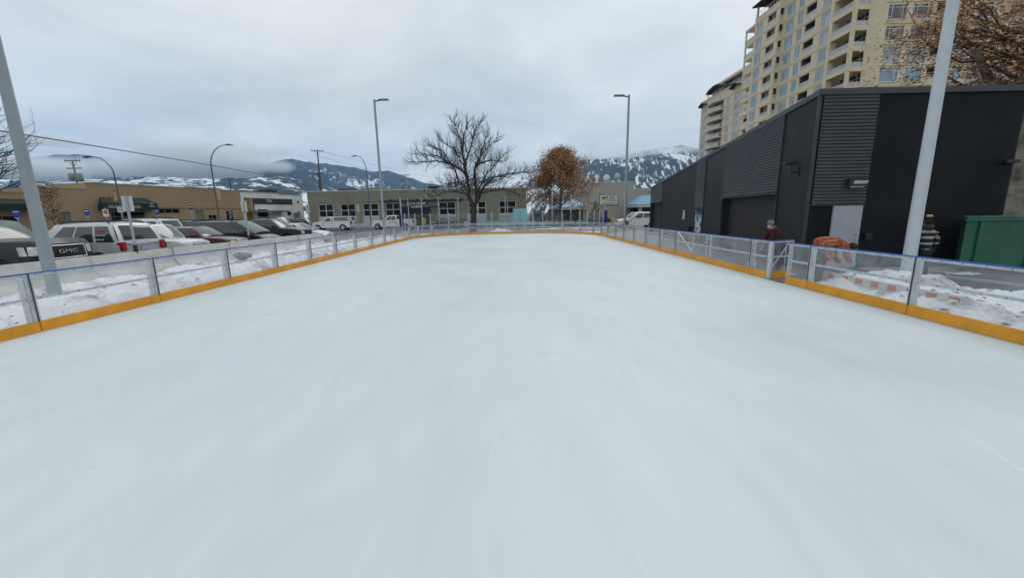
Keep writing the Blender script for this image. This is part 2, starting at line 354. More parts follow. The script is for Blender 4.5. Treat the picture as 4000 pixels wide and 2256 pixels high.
# ================================================================ RINK BOARDS
YEL = mat('yellow_kickboard', (0.70, 0.30, 0.014), .5, var=.14, scale=2.5, bump=.05, det=6)
BLUE = mat('blue_top_rail', (0.02, 0.10, 0.42), .45, var=.1)
PANE = glass_mat('acrylic_pane', (.975, .98, .985), .915, diff=(.74, .77, .82))
SEAM = mat('dark_rubber_seal', (0.03, 0.03, 0.05), .6)
BOLT = mat('bolt_head', (.12, .12, .13), .5, .4)
HT = 1.015
def board_panel(p0, p1, label, group='rink board panels', post=True, brace=None, kick=(0, 0), name='rink_board_panel', z0=0.0, ends='alu'):
    """local x runs p0->p1, local +y points out of the rink"""
    p0, p1 = Vector((*p0, 0)), Vector((*p1, 0)); d = p1-p0; L = d.length; a = math.atan2(d.y, d.x)
    t = empty(name, (p0.x, p0.y, z0), a, label, 'rink board', group)
    g = .006
    MB().box(g-kick[0], L-g+kick[1], -.022, .03, .005, .185).build('kickboard', YEL, t, bevel=.005)
    MB().box(.03, L-.03, .004, .014, .187, .965).build('pane', PANE, t)
    f = MB(); w_ = .032 if ends == 'alu' else .014
    f.box(g, L-g, -.012, .030, .955, .995); f.box(w_+g, L-w_-g, -.010, .028, .560, .600)
    f.box(g, w_+g, -.012, .030, .186, .954); f.box(L-w_-g, L-g, -.012, .030, .186, .954)
    f.mark(); k = max(2, int(L/.28))
    for i in range(k):
        x = .1 + (L-.2)*i/(k-1)
        for z in (.975, .58): f.disc((x, -.014, z), (0, 1, 0), .009, .01, 6)
    f.build('frame', [ALU, BOLT], t)
    MB().box(0.001, L-.001, -.018, .036, .996, HT).build('top_rail', BLUE, t, bevel=.006)
    if post:
        b = MB(); b.box(L-.05, L-.008, .034, .15, .02, .93); b.box(L-.08, L+.01, .034, .26, -.045, .018)
        b.build('post', ALU, t, bevel=.006, seg=1)
        MB().box(L-.006, L+.006, -.026, .033, .187, .994).build('seal', SEAM, t)
    if brace:
        MB().bar((.1, .05, .25), (L-.1, .05, .93), .03, .02).build('brace', ALU, t) if brace > 0 else MB().bar((.1, .05, .93), (L-.1, .05, .25), .03, .02).build('brace', ALU, t)
        MB().box(L*.72, L*.72+.03, .032, .05, .187, .955).build('upright', ALU, t)
    return t
LY = [-5.12, -2.8, -.47, 1.85, 4.18, 6.5, 8.83, 11.15, 13.48, 15.8, 18.13, 20.45, 22.8, 25.1, 27.4, RY1-RR]
ordw = ['nearest', 'second', 'third', 'fourth', 'fifth', 'sixth', 'seventh', 'eighth', 'ninth', 'tenth', 'eleventh', 'twelfth', 'thirteenth', 'fourteenth']
for i in range(2, len(LY)-1):
    lab = {2: 'clear rink board panel beside the viewer, left of the ice', 3: 'clear rink board panel on yellow kickboard just outside the left frame edge', 4: 'clear left rink board panel cut by the left frame edge'}.get(i) or '%s full left rink board panel, counting away from the frame edge' % ordw[i-5]
    board_panel((RX0, LY[i]), (RX0, LY[i+1]), lab)
RYS = [(RY1-RR, 29.1), (29.1, 26.9), (26.9, 24.8), (24.8, 22.7), (22.7, 20.6), (20.6, 18.6), (18.6, 16.73)]
for i, (a_, b_) in enumerate(RYS):
    board_panel((RX1, a_), (RX1, b_), '%s right rink board panel, counting from the far right corner' % ordw[i].replace('nearest', 'first'))
board_panel((RX1, 16.73), (RX1, 15.12), 'right side board with a diagonal brace falling to the right, beyond the black wall poster', brace=-1, post=False)
board_panel((RX1, 15.12), (RX1, 13.74), 'right side board with a diagonal brace rising to the right, near the black wall poster', brace=1, post=False)
board_panel((RX1, 13.74), (RX1, 11.37), 'long clear right board in front of the large dark garage door')
board_panel((RX1, 11.37), (RX1, 10.58), 'short clear board just left of the open gate, person in maroon behind it', post=True)
board_panel((RX1, 9.80), (RX1, 9.08), 'short clear board just right of the open gate')
board_panel((RX1, 9.08), (RX1, 6.68), 'long clear right board in front of the person in the orange plaid jacket')
board_panel((RX1, 6.68), (RX1, 4.35), 'long clear right board in front of the green container at the right frame edge', kick=(0, 0))
board_panel((RX1, 4.35), (RX1, 2.0), 'clear right board beside the viewer, outside the frame')
# open gate leaf, swung outward
t = board_panel((6.80, 10.50), (7.56, 10.78), 'open gate leaf with yellow kickboard swung outward from the right boards', None, post=False, name='rink_gate', brace=1)
t['category'] = 'gate'
MB().box(-.05, .012, -.05, .06, -.02, 1.0).build('hinge_post', ALU, t, bevel=.006)
b = MB(); b.box(6.72, 6.90, 10.59-.77, 10.56, G0, .012)
props(b.build('gate_threshold', mat('rusty_plate', (.10, .05, .03), .7, col2=(.28, .2, .15), scale=5), bevel=.004), 'dark rusty threshold plate in the gap of the open gate', 'threshold')
# rounded far corners and end
def arc(cx, cy, a0, a1, n, side):
    pts = [(cx+RR*math.cos(R(a0+(a1-a0)*k/n)), cy+RR*math.sin(R(a0+(a1-a0)*k/n))) for k in range(n+1)]
    return pts
CL = arc(RX0+RR, RY1-RR, 180, 90, 5, 0); CR = arc(RX1-RR, RY1-RR, 90, 0, 5, 0)
for i in range(5): board_panel(CL[i], CL[i+1], '%s board panel round the far left rink corner, counting from the left' % ordw[i].replace('nearest', 'first'))
x0, x1 = RX0+RR, RX1-RR
for i in range(2): board_panel((x0+(x1-x0)*i/2, RY1), (x0+(x1-x0)*(i+1)/2, RY1), ['far end rink board panel left of the bare tree trunk line', 'far end rink board panel below the teal board'][i])
for i in range(5): board_panel(CR[i], CR[i+1], '%s board panel round the far right rink corner, counting from the left' % ordw[i].replace('nearest', 'first'))

# ================================================================ LAMP POSTS
def rink_lamp(x, y, h, adir, label, r0=.115, r1=.07, head=True, m=GREYPOLE):
    t = empty('rink_lamp_post', (x, y, G0), 0, label, 'lamp post', 'grey lamp posts around the rink')
    MB().tube([(0, 0, .02), (0, 0, h*.5), (0, 0, h)], [r0, (r0+r1)/2, r1], 20).build('pole', m, t, smooth=40)
    b = MB().box(-.19, .19, -.19, .19, 0, .03)
    for sx in (-1, 1):
        for sy in (-1, 1): b.disc((sx*.15, sy*.15, .05), (0, 0, 1), .018, .05, 6)
    b.build('base_plate', GALV, t, bevel=.004, seg=1)
    s_ = adir
    b = MB(); b.bar((s_*r1, 0, h-.12), (s_*.42, 0, h-.06), .06, .07); b.build('arm', DARKTRIM, t)
    hd = MB().box(min(s_*.34, s_*1.02), max(s_*.34, s_*1.02), -.16, .16, h-.075, h+.0).build('lamp_head', GALV if False else mat('lamp_head_grey', (.16, .17, .18), .5, .2), t, bevel=.02)
    MB().box(min(s_*.45, s_*.97), max(s_*.45, s_*.97), -.12, .12, h-.083, h-.076).build('lamp_lens', mat('unlit_lens', (.35, .36, .36), .3), t)
    return t
rink_lamp(-12.15, 10.17, 9.9, 1, 'tall tapered grey lamp pole standing in snow at the left, leaning across the dark pickup', .135, .09)
rink_lamp(9.66, 9.70, 9.9, -1, 'tall pale grey lamp pole at the right in front of the dark metal building', .135, .09, m=mat('pale_pole_paint', (.50, .54, .57), .45, scale=4, var=.05))
rink_lamp(-9.78, 30.0, 10.0, 1, 'tall lamp post with flat head beyond the far left corner of the ice', .10, .07)
rink_lamp(7.95, 28.9, 9.65, -1, 'tall lamp post with flat head near the far right corner of the ice', .10, .07)

# ================================================================ CONCRETE BARRIERS
CONC = mat('grey_concrete', (.44, .435, .41), .85, col2=(.60, .59, .555), scale=1.4, bump=.25, bscale=30, det=8)
prof_ = [(-.30, 0), (-.30, .08), (-.13, .30), (-.085, .81), (.085, .81), (.13, .30), (.30, .08), (.30, 0)]
CB = ['concrete road barrier beside the viewer, outside the frame on the left', 'concrete road barrier left of the viewer, outside the frame', 'concrete road barrier beside the frame edge, before the dark pickup',
 'concrete road barrier at the left frame edge under the dark pickup', 'concrete road barrier behind the near left lamp pole, below the pickup grille', 'concrete road barrier below the silver car with the large pale sign',
 'concrete road barrier below the boxy white car', 'concrete road barrier below the burgundy car', 'concrete road barrier below the black minivan headlight', 'last concrete road barrier of the row, below the grey pickup and white car']
for i in range(10):
    o = MB().prism(prof_, 'y', 0, 3.03).build('concrete_barrier', CONC, bevel=.012)
    o.location = (-13.42 + .03*math.sin(i*2.1), -2.9 + 3.05*i, G0); o.rotation_euler = (0, 0, R(.5*math.sin(i*1.7)))
    props(o, CB[i], 'concrete barrier', 'concrete road barriers in a row')
# signs standing on the barriers, seen from behind
def back_sign(x, y, z0, zt, wd, ht, rz, label, plates=1, lean=0):
    t = empty('parking_sign', (x, y, z0), rz, label, 'sign', 'signs standing on the concrete barriers')
    b = MB(); b.box(-.03, .03, -.03, .03, 0, zt-z0); b.build('post', GALV, t, bevel=.006, seg=1)
    MB().box(-.05, .05, -.05, .05, -.12, .24).build('bracket', BLACK, t, bevel=.008, seg=1)
    zc = zt-z0-ht/2
    MB().box(-wd/2, wd/2, .034, .040, zc-ht/2, zc+ht/2).build('sign_plate', mat('sign_back', (.52, .56, .57), .4, .2, var=.06), t, bevel=.002, seg=1)
    return t
ZB = .81+G0
back_sign(-13.42, 13.95, ZB, 2.68, .34, .52, R(10), 'large pale sign seen from behind on a grey post in front of the silver car')
back_sign(-13.42, 20.05, ZB, 2.70, .30, .52, R(70), 'pale sign seen from behind on a grey post in front of the black minivan')
back_sign(-13.42, 26.2, ZB, 2.64, .30, .50, R(75), 'narrow sign seen edge on, on a post in front of the dark grey pickup')
back_sign(-18.6, 48.0, G0, 3.25, .30, .85, R(15), 'narrow white sign on a post before the grey building windows')

# ================================================================ VEHICLES
def paint(name, col, rough=.28, metal=.0, col2=None, **k):
    return mat(name, col, rough, metal, col2=col2, var=.06, scale=1.2, clear=.6, **k)
def vehicle(name, label, cat, pos, rz, P, body_m, parts=True, group='parked vehicles'):
    """local: +x forward, origin on the ground under the middle. P = dict of dimensions"""
    t = empty(name, (*pos, G0), rz, label, cat, group)
    L, W = P['L'], P['W']; hw = W/2; r = P.get('r', .34); gc = P.get('gc', .22)
    xf, xr = P['axf'], P['axr']; ar = r*1.17
    top = P['top']                       # (x,z) from rear to front over the body (belt, bonnet)
    xb, xe = top[0][0], top[-1][0]
    outl = list(top)
    # bottom edge front->rear with wheel arches
    def archpts(xc):
        a0 = math.asin(max(-1, min(1, (gc-r)/ar))); n = 12
        return [(xc+ar*math.cos(a0+(math.pi-2*a0)*k/n), r+ar*math.sin(a0+(math.pi-2*a0)*k/n)) for k in range(n+1)]
    outl += [(xe-.03, gc+.06), (xe-.12, gc)] + archpts(xf) + archpts(xr) + [(xb+.12, gc), (xb+.03, gc+.08)]
    ys = [-1, -.93, -.72, -.36, 0, .36, .72, .93, 1]
    n = len(outl); vs = []; fs = []
    x0_, x1_ = xb, xe
    for yk in ys:
        for (x, z) in outl:
            fx = max(0, (x-(x1_-.9))/.9) if x > x1_-.9 else 0; rx = max(0, ((x0_+.6)-x)/.6) if x < x0_+.6 else 0
            w_ = hw*(1 - .10*fx**2 - .06*rx**2)
            if z < .55: w_ *= .985
            if z > P['zb']-.05: w_ -= .035
            xx = x - (.16*fx)*yk*yk*(1 if x > 0 else 0) + (.08*rx)*yk*yk
            zz = z + (P.get('crown', .035)*(1-yk*yk) if z > r+ar+.05 else 0)
            ww = w_*yk if abs(yk) < 1 else math.copysign(w_, yk)
            if abs(yk) == 1 and z > .5: zz -= .03; 
            vs.append((xx, ww, zz))
    for j in range(len(ys)-1):
        for i in range(n):
            a = j*n+i; b = j*n+(i+1) % n; fs.append((a, b, b+n, a+n))
    fs.append(tuple(range(n-1, -1, -1))); fs.append(tuple((len(ys)-1)*n+i for i in range(n)))
    bd = MB().add(vs, fs).build('body', body_m, t, smooth=38)
    # wheel wells and underside
    MB().box(xb+.15, xe-.2, -hw+.24, hw-.24, gc-.03, min(P['zb']-.15, r+ar+.02)).build('underbody', DARKTRIM, t)
    # wheels
    for xc in (xf, xr):
        for sy in (-1, 1):
            yc = sy*(hw-.125)
            wh = empty('wheel', (xc, yc, r)); wh.parent = t; ALLCH.setdefault(t.name, []).append(wh.name)
            ty = MB(); ty.tube([(0, -.115, 0), (0, -.09, 0), (0, .09, 0), (0, .115, 0)], [r*.93, r, r, r*.93], 28).build('tyre', RUBBER, wh, smooth=40)
            rm = MB(); ro = .118*sy
            rm.disc((0, ro, 0), (0, 1, 0), r*.62, .02, 24)
            rm.build('rim', P.get('rimback', DARKTRIM), wh, smooth=40)
            sp = MB()
            for k in range(P.get('spokes', 5)):
                a = 2*math.pi*k/P.get('spokes', 5); sp.bar((math.cos(a)*.03, ro+.018*sy, math.sin(a)*.03), (math.cos(a)*r*.58, ro+.012*sy, math.sin(a)*r*.58), .07, .02, up=(0, 1, 0))
            sp.tube([(math.cos(a)*r*.60, ro+.01*sy, math.sin(a)*r*.60) for a in [2*math.pi*k/20 for k in range(21)]], .018, 6)
            sp.disc((0, ro+.02*sy, 0), (0, 1, 0), .055, .03, 12)
            sp.build('spokes', RIM, wh, smooth=40)
    # greenhouse
    g = P['gh']    # dict: b=(xr,xf,z) bottom, t=(xr,xf,z) top, wb, wt
    (bx0, bx1, bz), (tx0, tx1, tz) = g['b'], g['t']; wb, wt = g['wb'], g['wt']
    B = [Vector((bx0, -wb, bz)), Vector((bx1, -wb, bz)), Vector((bx1, wb, bz)), Vector((bx0, wb, bz))]
    T = [Vector((tx0, -wt, tz)), Vector((tx1, -wt, tz)), Vector((tx1, wt, tz)), Vector((tx0, wt, tz))]
    cv = .10
    def pt(face, u, v, off=0.0):
        i = {'R': 0, 'F': 1, 'L': 2, 'B': 3}[face]; j = (i+1) % 4
        p = (B[i].lerp(B[j], u)).lerp(T[i].lerp(T[j], u), v)
        nrm = (B[j]-B[i]).cross(T[i]-B[i]).normalized()
        bow = (cv if face in 'F' else .04)*4*u*(1-u)
        bow2 = .03*4*v*(1-v)
        return p + nrm*(off+ (bow if face in 'FB' else .02*4*u*(1-u)) + bow2)
    gh = MB(); nu, nv = 8, 5
    for fc in 'RFLB':
        o = len(gh.v)
        for v in range(nv+1):
            for u in range(nu+1): gh.v.append(tuple(pt(fc, u/nu, v/nv)))
        for v in range(nv):
            for u in range(nu): a = o+v*(nu+1)+u; gh.f.append((a, a+1, a+nu+2, a+nu+1))
    o = len(gh.v)       # crowned roof
    for v in range(nu+1):
        for u in range(nu+1):
            f0 = pt('R', u/nu, 1); f1 = pt('L', 1-u/nu, 1); p = f0.lerp(f1, v/nu)
            eb = pt('B', 1-v/nu, 1); ef = pt('F', v/nu, 1); p.x = eb.x+(ef.x-eb.x)*u/nu
            su, sv = 4*(u/nu)*(1-u/nu), 4*(v/nu)*(1-v/nu)
            p.z += .065*(1-(1-su)**2)*(.5+.5*sv)**1 * (sv**.4 if sv > 0 else 0); gh.v.append(tuple(p))
    for v in range(nu):
        for u in range(nu): a = o+v*(nu+1)+u; gh.f.append((a, a+1, a+nu+2, a+nu+1))
    me = gh.build('cabin', body_m, t, smooth=50)
    bm = bmesh.new(); bm.from_mesh(me.data); bmesh.ops.remove_doubles(bm, verts=bm.verts, dist=.004); bmesh.ops.recalc_face_normals(bm, faces=bm.faces); bm.to_mesh(me.data); bm.free()
    def pane(nm, fc, u0, u1, v0, v1, m, off=.010, skew=(0, 0), n=6, par=t):
        b = MB()
        for s_ in (off, off-.03):
            for v in range(n+1):
                for u in range(n+1):
                    vv = v0+(v1-v0)*v/n; k = u/n
                    uu = (u0+skew[0]*(v/n))*(1-k) + (u1+skew[1]*(v/n))*k
                    b.v.append(tuple(pt(fc, uu, vv, s_)))
        q = (n+1)*(n+1)
        for v in range(n):
            for u in range(n):
                a = v*(n+1)+u; b.f.append((a, a+1, a+n+2, a+n+1)); b.f.append((q+a+n+1, q+a+n+2, q+a+1, q+a))
        for k in range(n):
            for (a, c) in ((k, k+1), ((n+1)*n+k+1, (n+1)*n+k), ((k+1)*(n+1), k*(n+1)), (k*(n+1)+n, (k+1)*(n+1)+n)): b.f.append((a, c, c+q, a+q))
        return b.build(nm, m, par, smooth=40)
    pane('windshield', 'F', .06, .94, .06, .93, P.get('wsm', WINDSH))
    pane('rear_window', 'B', .10, .90, .16, .9, CARGLASS)
    for (u0, u1, s0, s1) in g['side']:
        pane('side_window', 'R', u0, u1, g.get('v0', .10), .88, P.get('sgm', CARGLASS), skew=(s0, s1))
        pane('side_window', 'L', 1-u1, 1-u0, g.get('v0', .10), .88, P.get('sgm', CARGLASS), skew=(-s1, -s0))
    # front
    fz = P['fz']   # dict grille z0,z1,half width ; head z0,z1,y0,y1
    def fx(y, z):
        # x of the nose at height z
        best = xe
        for (a, b) in zip(top[:-1], top[1:]):
            if a[0] > 0 and min(a[1], b[1]) <= z <= max(a[1], b[1]) and abs(b[1]-a[1]) > 1e-4:
                best = a[0]+(b[0]-a[0])*(z-a[1])/(b[1]-a[1])
        k = abs(y)/hw; return best - .16*k*k
    gz0, gz1, gy = fz['grille']
    b = MB(); k = 8
    for s_ in (.015, -.06):
        for z in (gz0, gz1):
            for i in range(k+1): y = -gy+2*gy*i/k; b.v.append((fx(y, z)+s_, y, z))
    m_ = k+1
    for i in range(k):
        b.f += [(i, i+1, m_+i+1, m_+i), (2*m_+i, 3*m_+i, 3*m_+i+1, 2*m_+i+1), (m_+i, m_+i+1, 3*m_+i+1, 3*m_+i), (i+1, i, 2*m_+i, 2*m_+i+1)]
    b.f += [(0, m_, 3*m_, 2*m_), (k, 2*m_+k, 3*m_+k, m_+k)]
    gr_ = b.build('grille', fz.get('gm', BLACK), t, bevel=.006, seg=1)
    b = MB(); nb = fz.get('bars', 3)
    for i in range(nb):
        z = gz0+(gz1-gz0)*(i+.5)/nb
        b.tube([(fx(y, z)+.02, y, z) for y in [-gy*.96+2*gy*.96*q/8 for q in range(9)]], fz.get('barr', .010), 6)
    b.build('grille_bars', fz.get('bm', CHROME), gr_)
    if fz.get('frame'):
        b = MB(); w_ = fz['frame']
        P4 = [(-gy, gz0), (gy, gz0), (gy, gz1), (-gy, gz1)]
        for q in range(4):
            a, c = P4[q], P4[(q+1) % 4]; b.tube([(fx(a[0]+(c[0]-a[0])*s_/6, a[1]+(c[1]-a[1])*s_/6)+.022, a[0]+(c[0]-a[0])*s_/6, a[1]+(c[1]-a[1])*s_/6) for s_ in range(7)], w_, 8)
        b.build('grille_frame', CHROME, gr_, smooth=50)
    hz0, hz1, hy0, hy1 = fz['head']
    for sy in (-1, 1):
        b = MB(); k = 5
        for s_ in (.02, -.08):
            for z in (hz0, hz1):
                for i in range(k+1):
                    y = hy0+(hy1-hy0)*i/k; sl = fz.get('sweep', .0)*(i/k); zz = z + sl*(1 if z == hz1 else .6)
                    xx = fx(y, min(zz, P['noz'])) + s_ - (.10*(i/k)**3 if s_ > 0 else .12)
                    b.v.append((xx, sy*y, zz))
        m_ = k+1
        for i in range(k): b.f += [(i, i+1, m_+i+1, m_+i), (2*m_+i, 3*m_+i, 3*m_+i+1, 2*m_+i+1), (m_+i, m_+i+1, 3*m_+i+1, 3*m_+i), (i+1, i, 2*m_+i, 2*m_+i+1)]
        b.f += [(0, m_, 3*m_, 2*m_), (k, 2*m_+k, 3*m_+k, m_+k)]
        h_ = b.build('headlight', HEADL, t, bevel=.008, seg=1)
    bz0, bz1 = fz.get('bumper', (.42, .58))
    def bump(nm, front, z0, z1, m):
        b = MB(); k = 10
        for s_ in (.05, -.05):
            for z in (z0, z1):
                for i in range(k+1):
                    y = -hw*.93+2*hw*.93*i/k; q = abs(y)/hw
                    x = (fx(y, (z0+z1)/2)+s_ - .06*q**4) if front else (xb+.08*q*q - s_ + .05*q**4)
                    b.v.append((x, y, z))
        m_ = k+1
        for i in range(k): b.f += [(i, i+1, m_+i+1, m_+i), (2*m_+i, 3*m_+i, 3*m_+i+1, 2*m_+i+1), (m_+i, m_+i+1, 3*m_+i+1, 3*m_+i), (i+1, i, 2*m_+i, 2*m_+i+1)]
        b.f += [(0, m_, 3*m_, 2*m_), (k, 2*m_+k, 3*m_+k, m_+k)]
        return b.build(nm, m, t, bevel=.02, smooth=50)
    bump('front_bumper', True, bz0, bz1, fz.get('bpm', body_m)); bump('rear_bumper', False, bz0, bz1+.04, fz.get('rbm', fz.get('bpm', body_m)))
    # rear lights
    tl = P.get('tail', (.75, 1.0, .13))
    for sy in (-1, 1):
        y0, y1 = hw-.09-tl[2], hw-.065
        MB().box(xb-.015, xb+.22, min(sy*y0, sy*y1), max(sy*y0, sy*y1), tl[0], tl[1]).build('tail_light', REDL, t, bevel=.02)
    # mirrors, handles
    for sy in (-1, 1):
        b = MB(); xm = bx1-.38; b.box(xm-.07, xm+.07, min(sy*(hw-.05), sy*(hw+.17)), max(sy*(hw-.05), sy*(hw+.17)), bz+.04, bz+.20)
        b.build('mirror', P.get('mirm', body_m), t, bevel=.035, seg=3, smooth=60)
        for xh in P.get('handles', ()):
            MB().box(xh-.09, xh+.09, min(sy*(hw-.035), sy*(hw+.02)), max(sy*(hw-.035), sy*(hw+.02)), bz-.16, bz-.125).build('door_handle', P.get('hm', body_m), t, bevel=.008)
    # door seams
    b = MB()
    for xs in P.get('seams', ()):
        for sy in (-1, 1): b.box(xs-.006, xs+.006, min(sy*(hw-.05), sy*(hw+.002)), max(sy*(hw-.05), sy*(hw+.002)), gc+.12, bz-.05)
    if b.v: b.build('door_seams', BLACK, t)
    if P.get('rack'):
        b = MB()
        for sy in (-1, 1):
            b.tube([(tx0+.15, sy*(wt-.06), tz+.02), (tx0+.3, sy*(wt-.06), tz+.10), (tx1-.3, sy*(wt-.06), tz+.10), (tx1-.1, sy*(wt-.06), tz+.02)], .022, 8)
        for k in range(P['rack']):
            x = tx0+.45+(tx1-tx0-.9)*k/max(1, P['rack']-1); b.bar((x, -wt+.06, tz+.125), (x, wt-.06, tz+.125), .06, .03)
        b.build('roof_rack', DARKTRIM, t, smooth=50)
    if P.get('cladding'):
        b = MB()
        for xc in (xf, xr):
            for sy in (-1, 1):
                b.tube([(xc+ar*1.04*math.cos(a), sy*(hw-.015), r+ar*1.04*math.sin(a)) for a in [R(-15+210*k/14) for k in range(15)]], .045, 6)
        b.build('wheel_arch_flares', P['cladding'], t, smooth=60)
    MB().box(xb-.04, xb-.012, -.16, .16, tl[0]-.02, tl[0]+.14).build('licence_plate', mat('plate_white_blue', (.55, .62, .72), .4, col2=(.2, .3, .55), scale=18), t, bevel=.004, seg=1)
    t['_L'] = L
    del t['_L']
    return t, pane
def sedan(L=4.8, W=1.82, h=1.45, **k):
    P = dict(L=L, W=W, r=.33, gc=.20, axf=L/2-.92, axr=-L/2+1.0, zb=.92, noz=.80,
        top=[(-L/2, .50), (-L/2+.04, .88), (-L/2+.5, .98), (-L/2+1.3, .96), (.95, .93), (L/2-.55, .82), (L/2-.10, .70), (L/2, .58)],
        gh=dict(b=(-L/2+.85, 1.15, .92), t=(-L/2+1.6, .22, h-.05), wb=W/2-.09, wt=W/2-.30, side=[(.20, .47, .03, .02), (.50, .83, .02, -.03)]),
        fz=dict(grille=(.52, .70, .34), head=(.58, .70, .42, .84), bars=3, bumper=(.28, .44)), tail=(.68, .86, .32), seams=(.95, 0, -.95), handles=(.15, -.85))
    P.update(k); return P
def suv(L=4.5, W=1.82, h=1.78, **k):
    P = dict(L=L, W=W, r=.36, gc=.28, axf=L/2-.85, axr=-L/2+.90, zb=1.05, noz=.98,
        top=[(-L/2, .45), (-L/2+.02, 1.0), (-L/2+.1, 1.09), (.9, 1.06), (L/2-.5, .98), (L/2-.08, .86), (L/2, .62)],
        gh=dict(b=(-L/2+.06, 1.12, 1.05), t=(-L/2+.38, .45, h-.06), wb=W/2-.07, wt=W/2-.22, side=[(.05, .27, .03, .02), (.31, .57, .015, .0), (.60, .88, 0, -.07)]),
        fz=dict(grille=(.66, .84, .42), head=(.70, .88, .50, .84), bars=3, bumper=(.38, .58)), tail=(.84, 1.12, .16), seams=(.98, -.05, -1.05), handles=(.1, -.9))
    P.update(k); return P
def pickup(L=5.85, W=2.02, h=1.92, hood=1.22, bed=1.30, cab0=-.65, **k):
    P = dict(L=L, W=W, r=.41, gc=.38, axf=L/2-.95, axr=-L/2+1.25, zb=1.22, noz=hood-.1, crown=.03,
        top=[(-L/2, .62), (-L/2+.01, bed-.02), (-L/2+.05, bed), (cab0-.04, bed), (cab0, 1.24), (1.05, 1.24), (L/2-.45, hood), (L/2-.04, hood-.10), (L/2, .66)],
        gh=dict(b=(cab0, 1.22, 1.22), t=(cab0+.12, .58, h-.06), wb=W/2-.10, wt=W/2-.26, side=[(.06, .44, .02, .01), (.48, .88, .01, -.06)]),
        fz=dict(grille=(.78, 1.12, .62), head=(.86, 1.10, .68, .96), bars=5, bumper=(.48, .70), bm=DARKTRIM, frame=.018, barr=.012), tail=(.85, 1.22, .12),
        seams=(1.1, .25, cab0+.05), handles=(.38, cab0+.2), spokes=6)
    P.update(k); return P
def on_nose(t, P, body, size, z, m, dx=.05, sx=1.0):
    return text('badge', body, m, size, (P['L']/2+dx, 0, z), (R(90), 0, R(90)), t, .012, sx=sx)
# 1 dark pickup
PG = mat('charcoal_paint', (.009, .011, .016), .3, .0, var=.06, clear=.25, spec=.35)
P = pickup(hood=1.36, h=2.0)
P['top'] = [(-2.925, .62), (-2.915, 1.30), (-2.87, 1.33), (-.69, 1.33), (-.65, 1.30), (1.05, 1.33), (2.2, 1.36), (2.72, 1.33), (2.86, 1.20), (2.925, .66)]
P['gh'] = dict(P['gh'], b=(-.65, 1.22, 1.29)); P['zb'] = 1.27; P['fz'] = dict(P['fz'], grille=(.78, 1.17, .60), head=(.90, 1.17, .68, .97))
t, pn = vehicle('pickup_truck', 'dark charcoal pickup with big chrome-framed grille at the left frame edge behind the concrete barrier', 'pickup', (-14.25-2.95, 12.55), 0, P, PG)
on_nose(t, P, 'GMC', .165, .985, CHROME, .03, 1.5)
bedb = MB().box(-2.85, -.72, -.86, .86, 1.37, 1.40).build('bed_cover', DARKTRIM, t, bevel=.006, seg=1)
# 2 silver SUV, tail to the rink
SIL = paint('silver_paint', (.54, .56, .58), .3, .2)
P = suv(L=4.45, W=1.85, h=1.84, rack=2, cladding=mat('silver_cladding', (.30, .32, .34), .45), tail=(.80, 1.12, .17), sgm=CARGLASS)
P['fz'] = dict(P['fz'], bpm=mat('silver_bumper', (.26, .28, .30), .45), bumper=(.36, .60))
t, pn = vehicle('suv', 'silver SUV parked tail toward the rink with red tail lights and roof rack', 'SUV', (-14.35-2.2, 15.45), math.pi + R(-4), P, SIL)
# its rear end: large window, licence recess, lettering in the side glass
MB().box(-2.262, -2.235, -.62, .62, .98, 1.03).build('tailgate_trim', mat('silver_cladding', (0,0,0)), t, bevel=.008)
MB().bar((-2.10, .05, 1.14), (-2.13, .50, 1.17), .02, .03).build('rear_wiper', BLACK, t)
rd = mat('red_lettering', (.55, .03, .03), .5); wl = mat('white_lettering', (.7, .7, .7), .5)
b = MB()
W_ = 1.85
# facing the viewer (world -Y) is local +y for the turned car
text('window_lettering', 'YOUR', rd, .12, (-1.42, .835, 1.52), (R(78), 0, R(180)), t, .004)
text('window_lettering', 'HOMELANDER', wl, .075, (-1.42, .862, 1.38), (R(78), 0, R(180)), t, .004)
text('window_lettering', '250-488-7355', wl, .07, (-1.42, .885, 1.22), (R(78), 0, R(180)), t, .004)
# 3 boxy white SUV
WH = paint('white_car_paint', (.66, .68, .68), .3)
P = suv(L=3.9, W=1.66, h=1.70, zb=1.0, r=.34, gc=.30, sgm=WINDSH)
P['top'] = [(-1.95, .45), (-1.93, .98), (-1.85, 1.04), (.45, 1.03), (1.5, .98), (1.88, .88), (1.94, .60)]
P['gh'] = dict(b=(-1.85, .62, 1.01), t=(-1.6, .15, 1.65), wb=.76, wt=.64, side=[(.06, .50, .02, .01), (.55, .92, .0, -.05)])
P['axf'] = 1.25; P['axr'] = -1.1; P['noz'] = .85
P['fz'] = dict(grille=(.66, .84, .40), gm=mat('grey_grille', (.25, .26, .26), .4), head=(.66, .84, .42, .76), bars=4, bumper=(.36, .56), bpm=WH)
vehicle('suv', 'small boxy white SUV with square headlights beside the silver SUV', 'SUV', (-14.35-1.95, 18.15), 0, P, WH)
# 4 burgundy sedan
BUR = paint('burgundy_paint', (.075, .014, .022), .2, .25)
P = sedan(L=4.95, W=1.88, h=1.50)
P['top'] = [(-2.475, .50), (-2.45, .95), (-2.2, 1.02), (-1.2, 1.02), (.9, 1.0), (2.0, .93), (2.38, .82), (2.47, .60)]
P['zb'] = .99; P['gh'] = dict(b=(-2.0, 1.0, .98), t=(-1.3, .25, 1.46), wb=.83, wt=.64, side=[(.14, .46, .03, .02), (.50, .86, .02, -.04)])
P['noz'] = .85; P['fz'] = dict(grille=(.58, .82, .36), head=(.64, .80, .44, .86), bars=5, frame=.02, bumper=(.30, .5), sweep=.03)
vehicle('sedan', 'burgundy car with chrome-edged grille between the boxy white SUV and the black minivan', 'car', (-14.2-2.5, 20.8), 0, P, BUR)
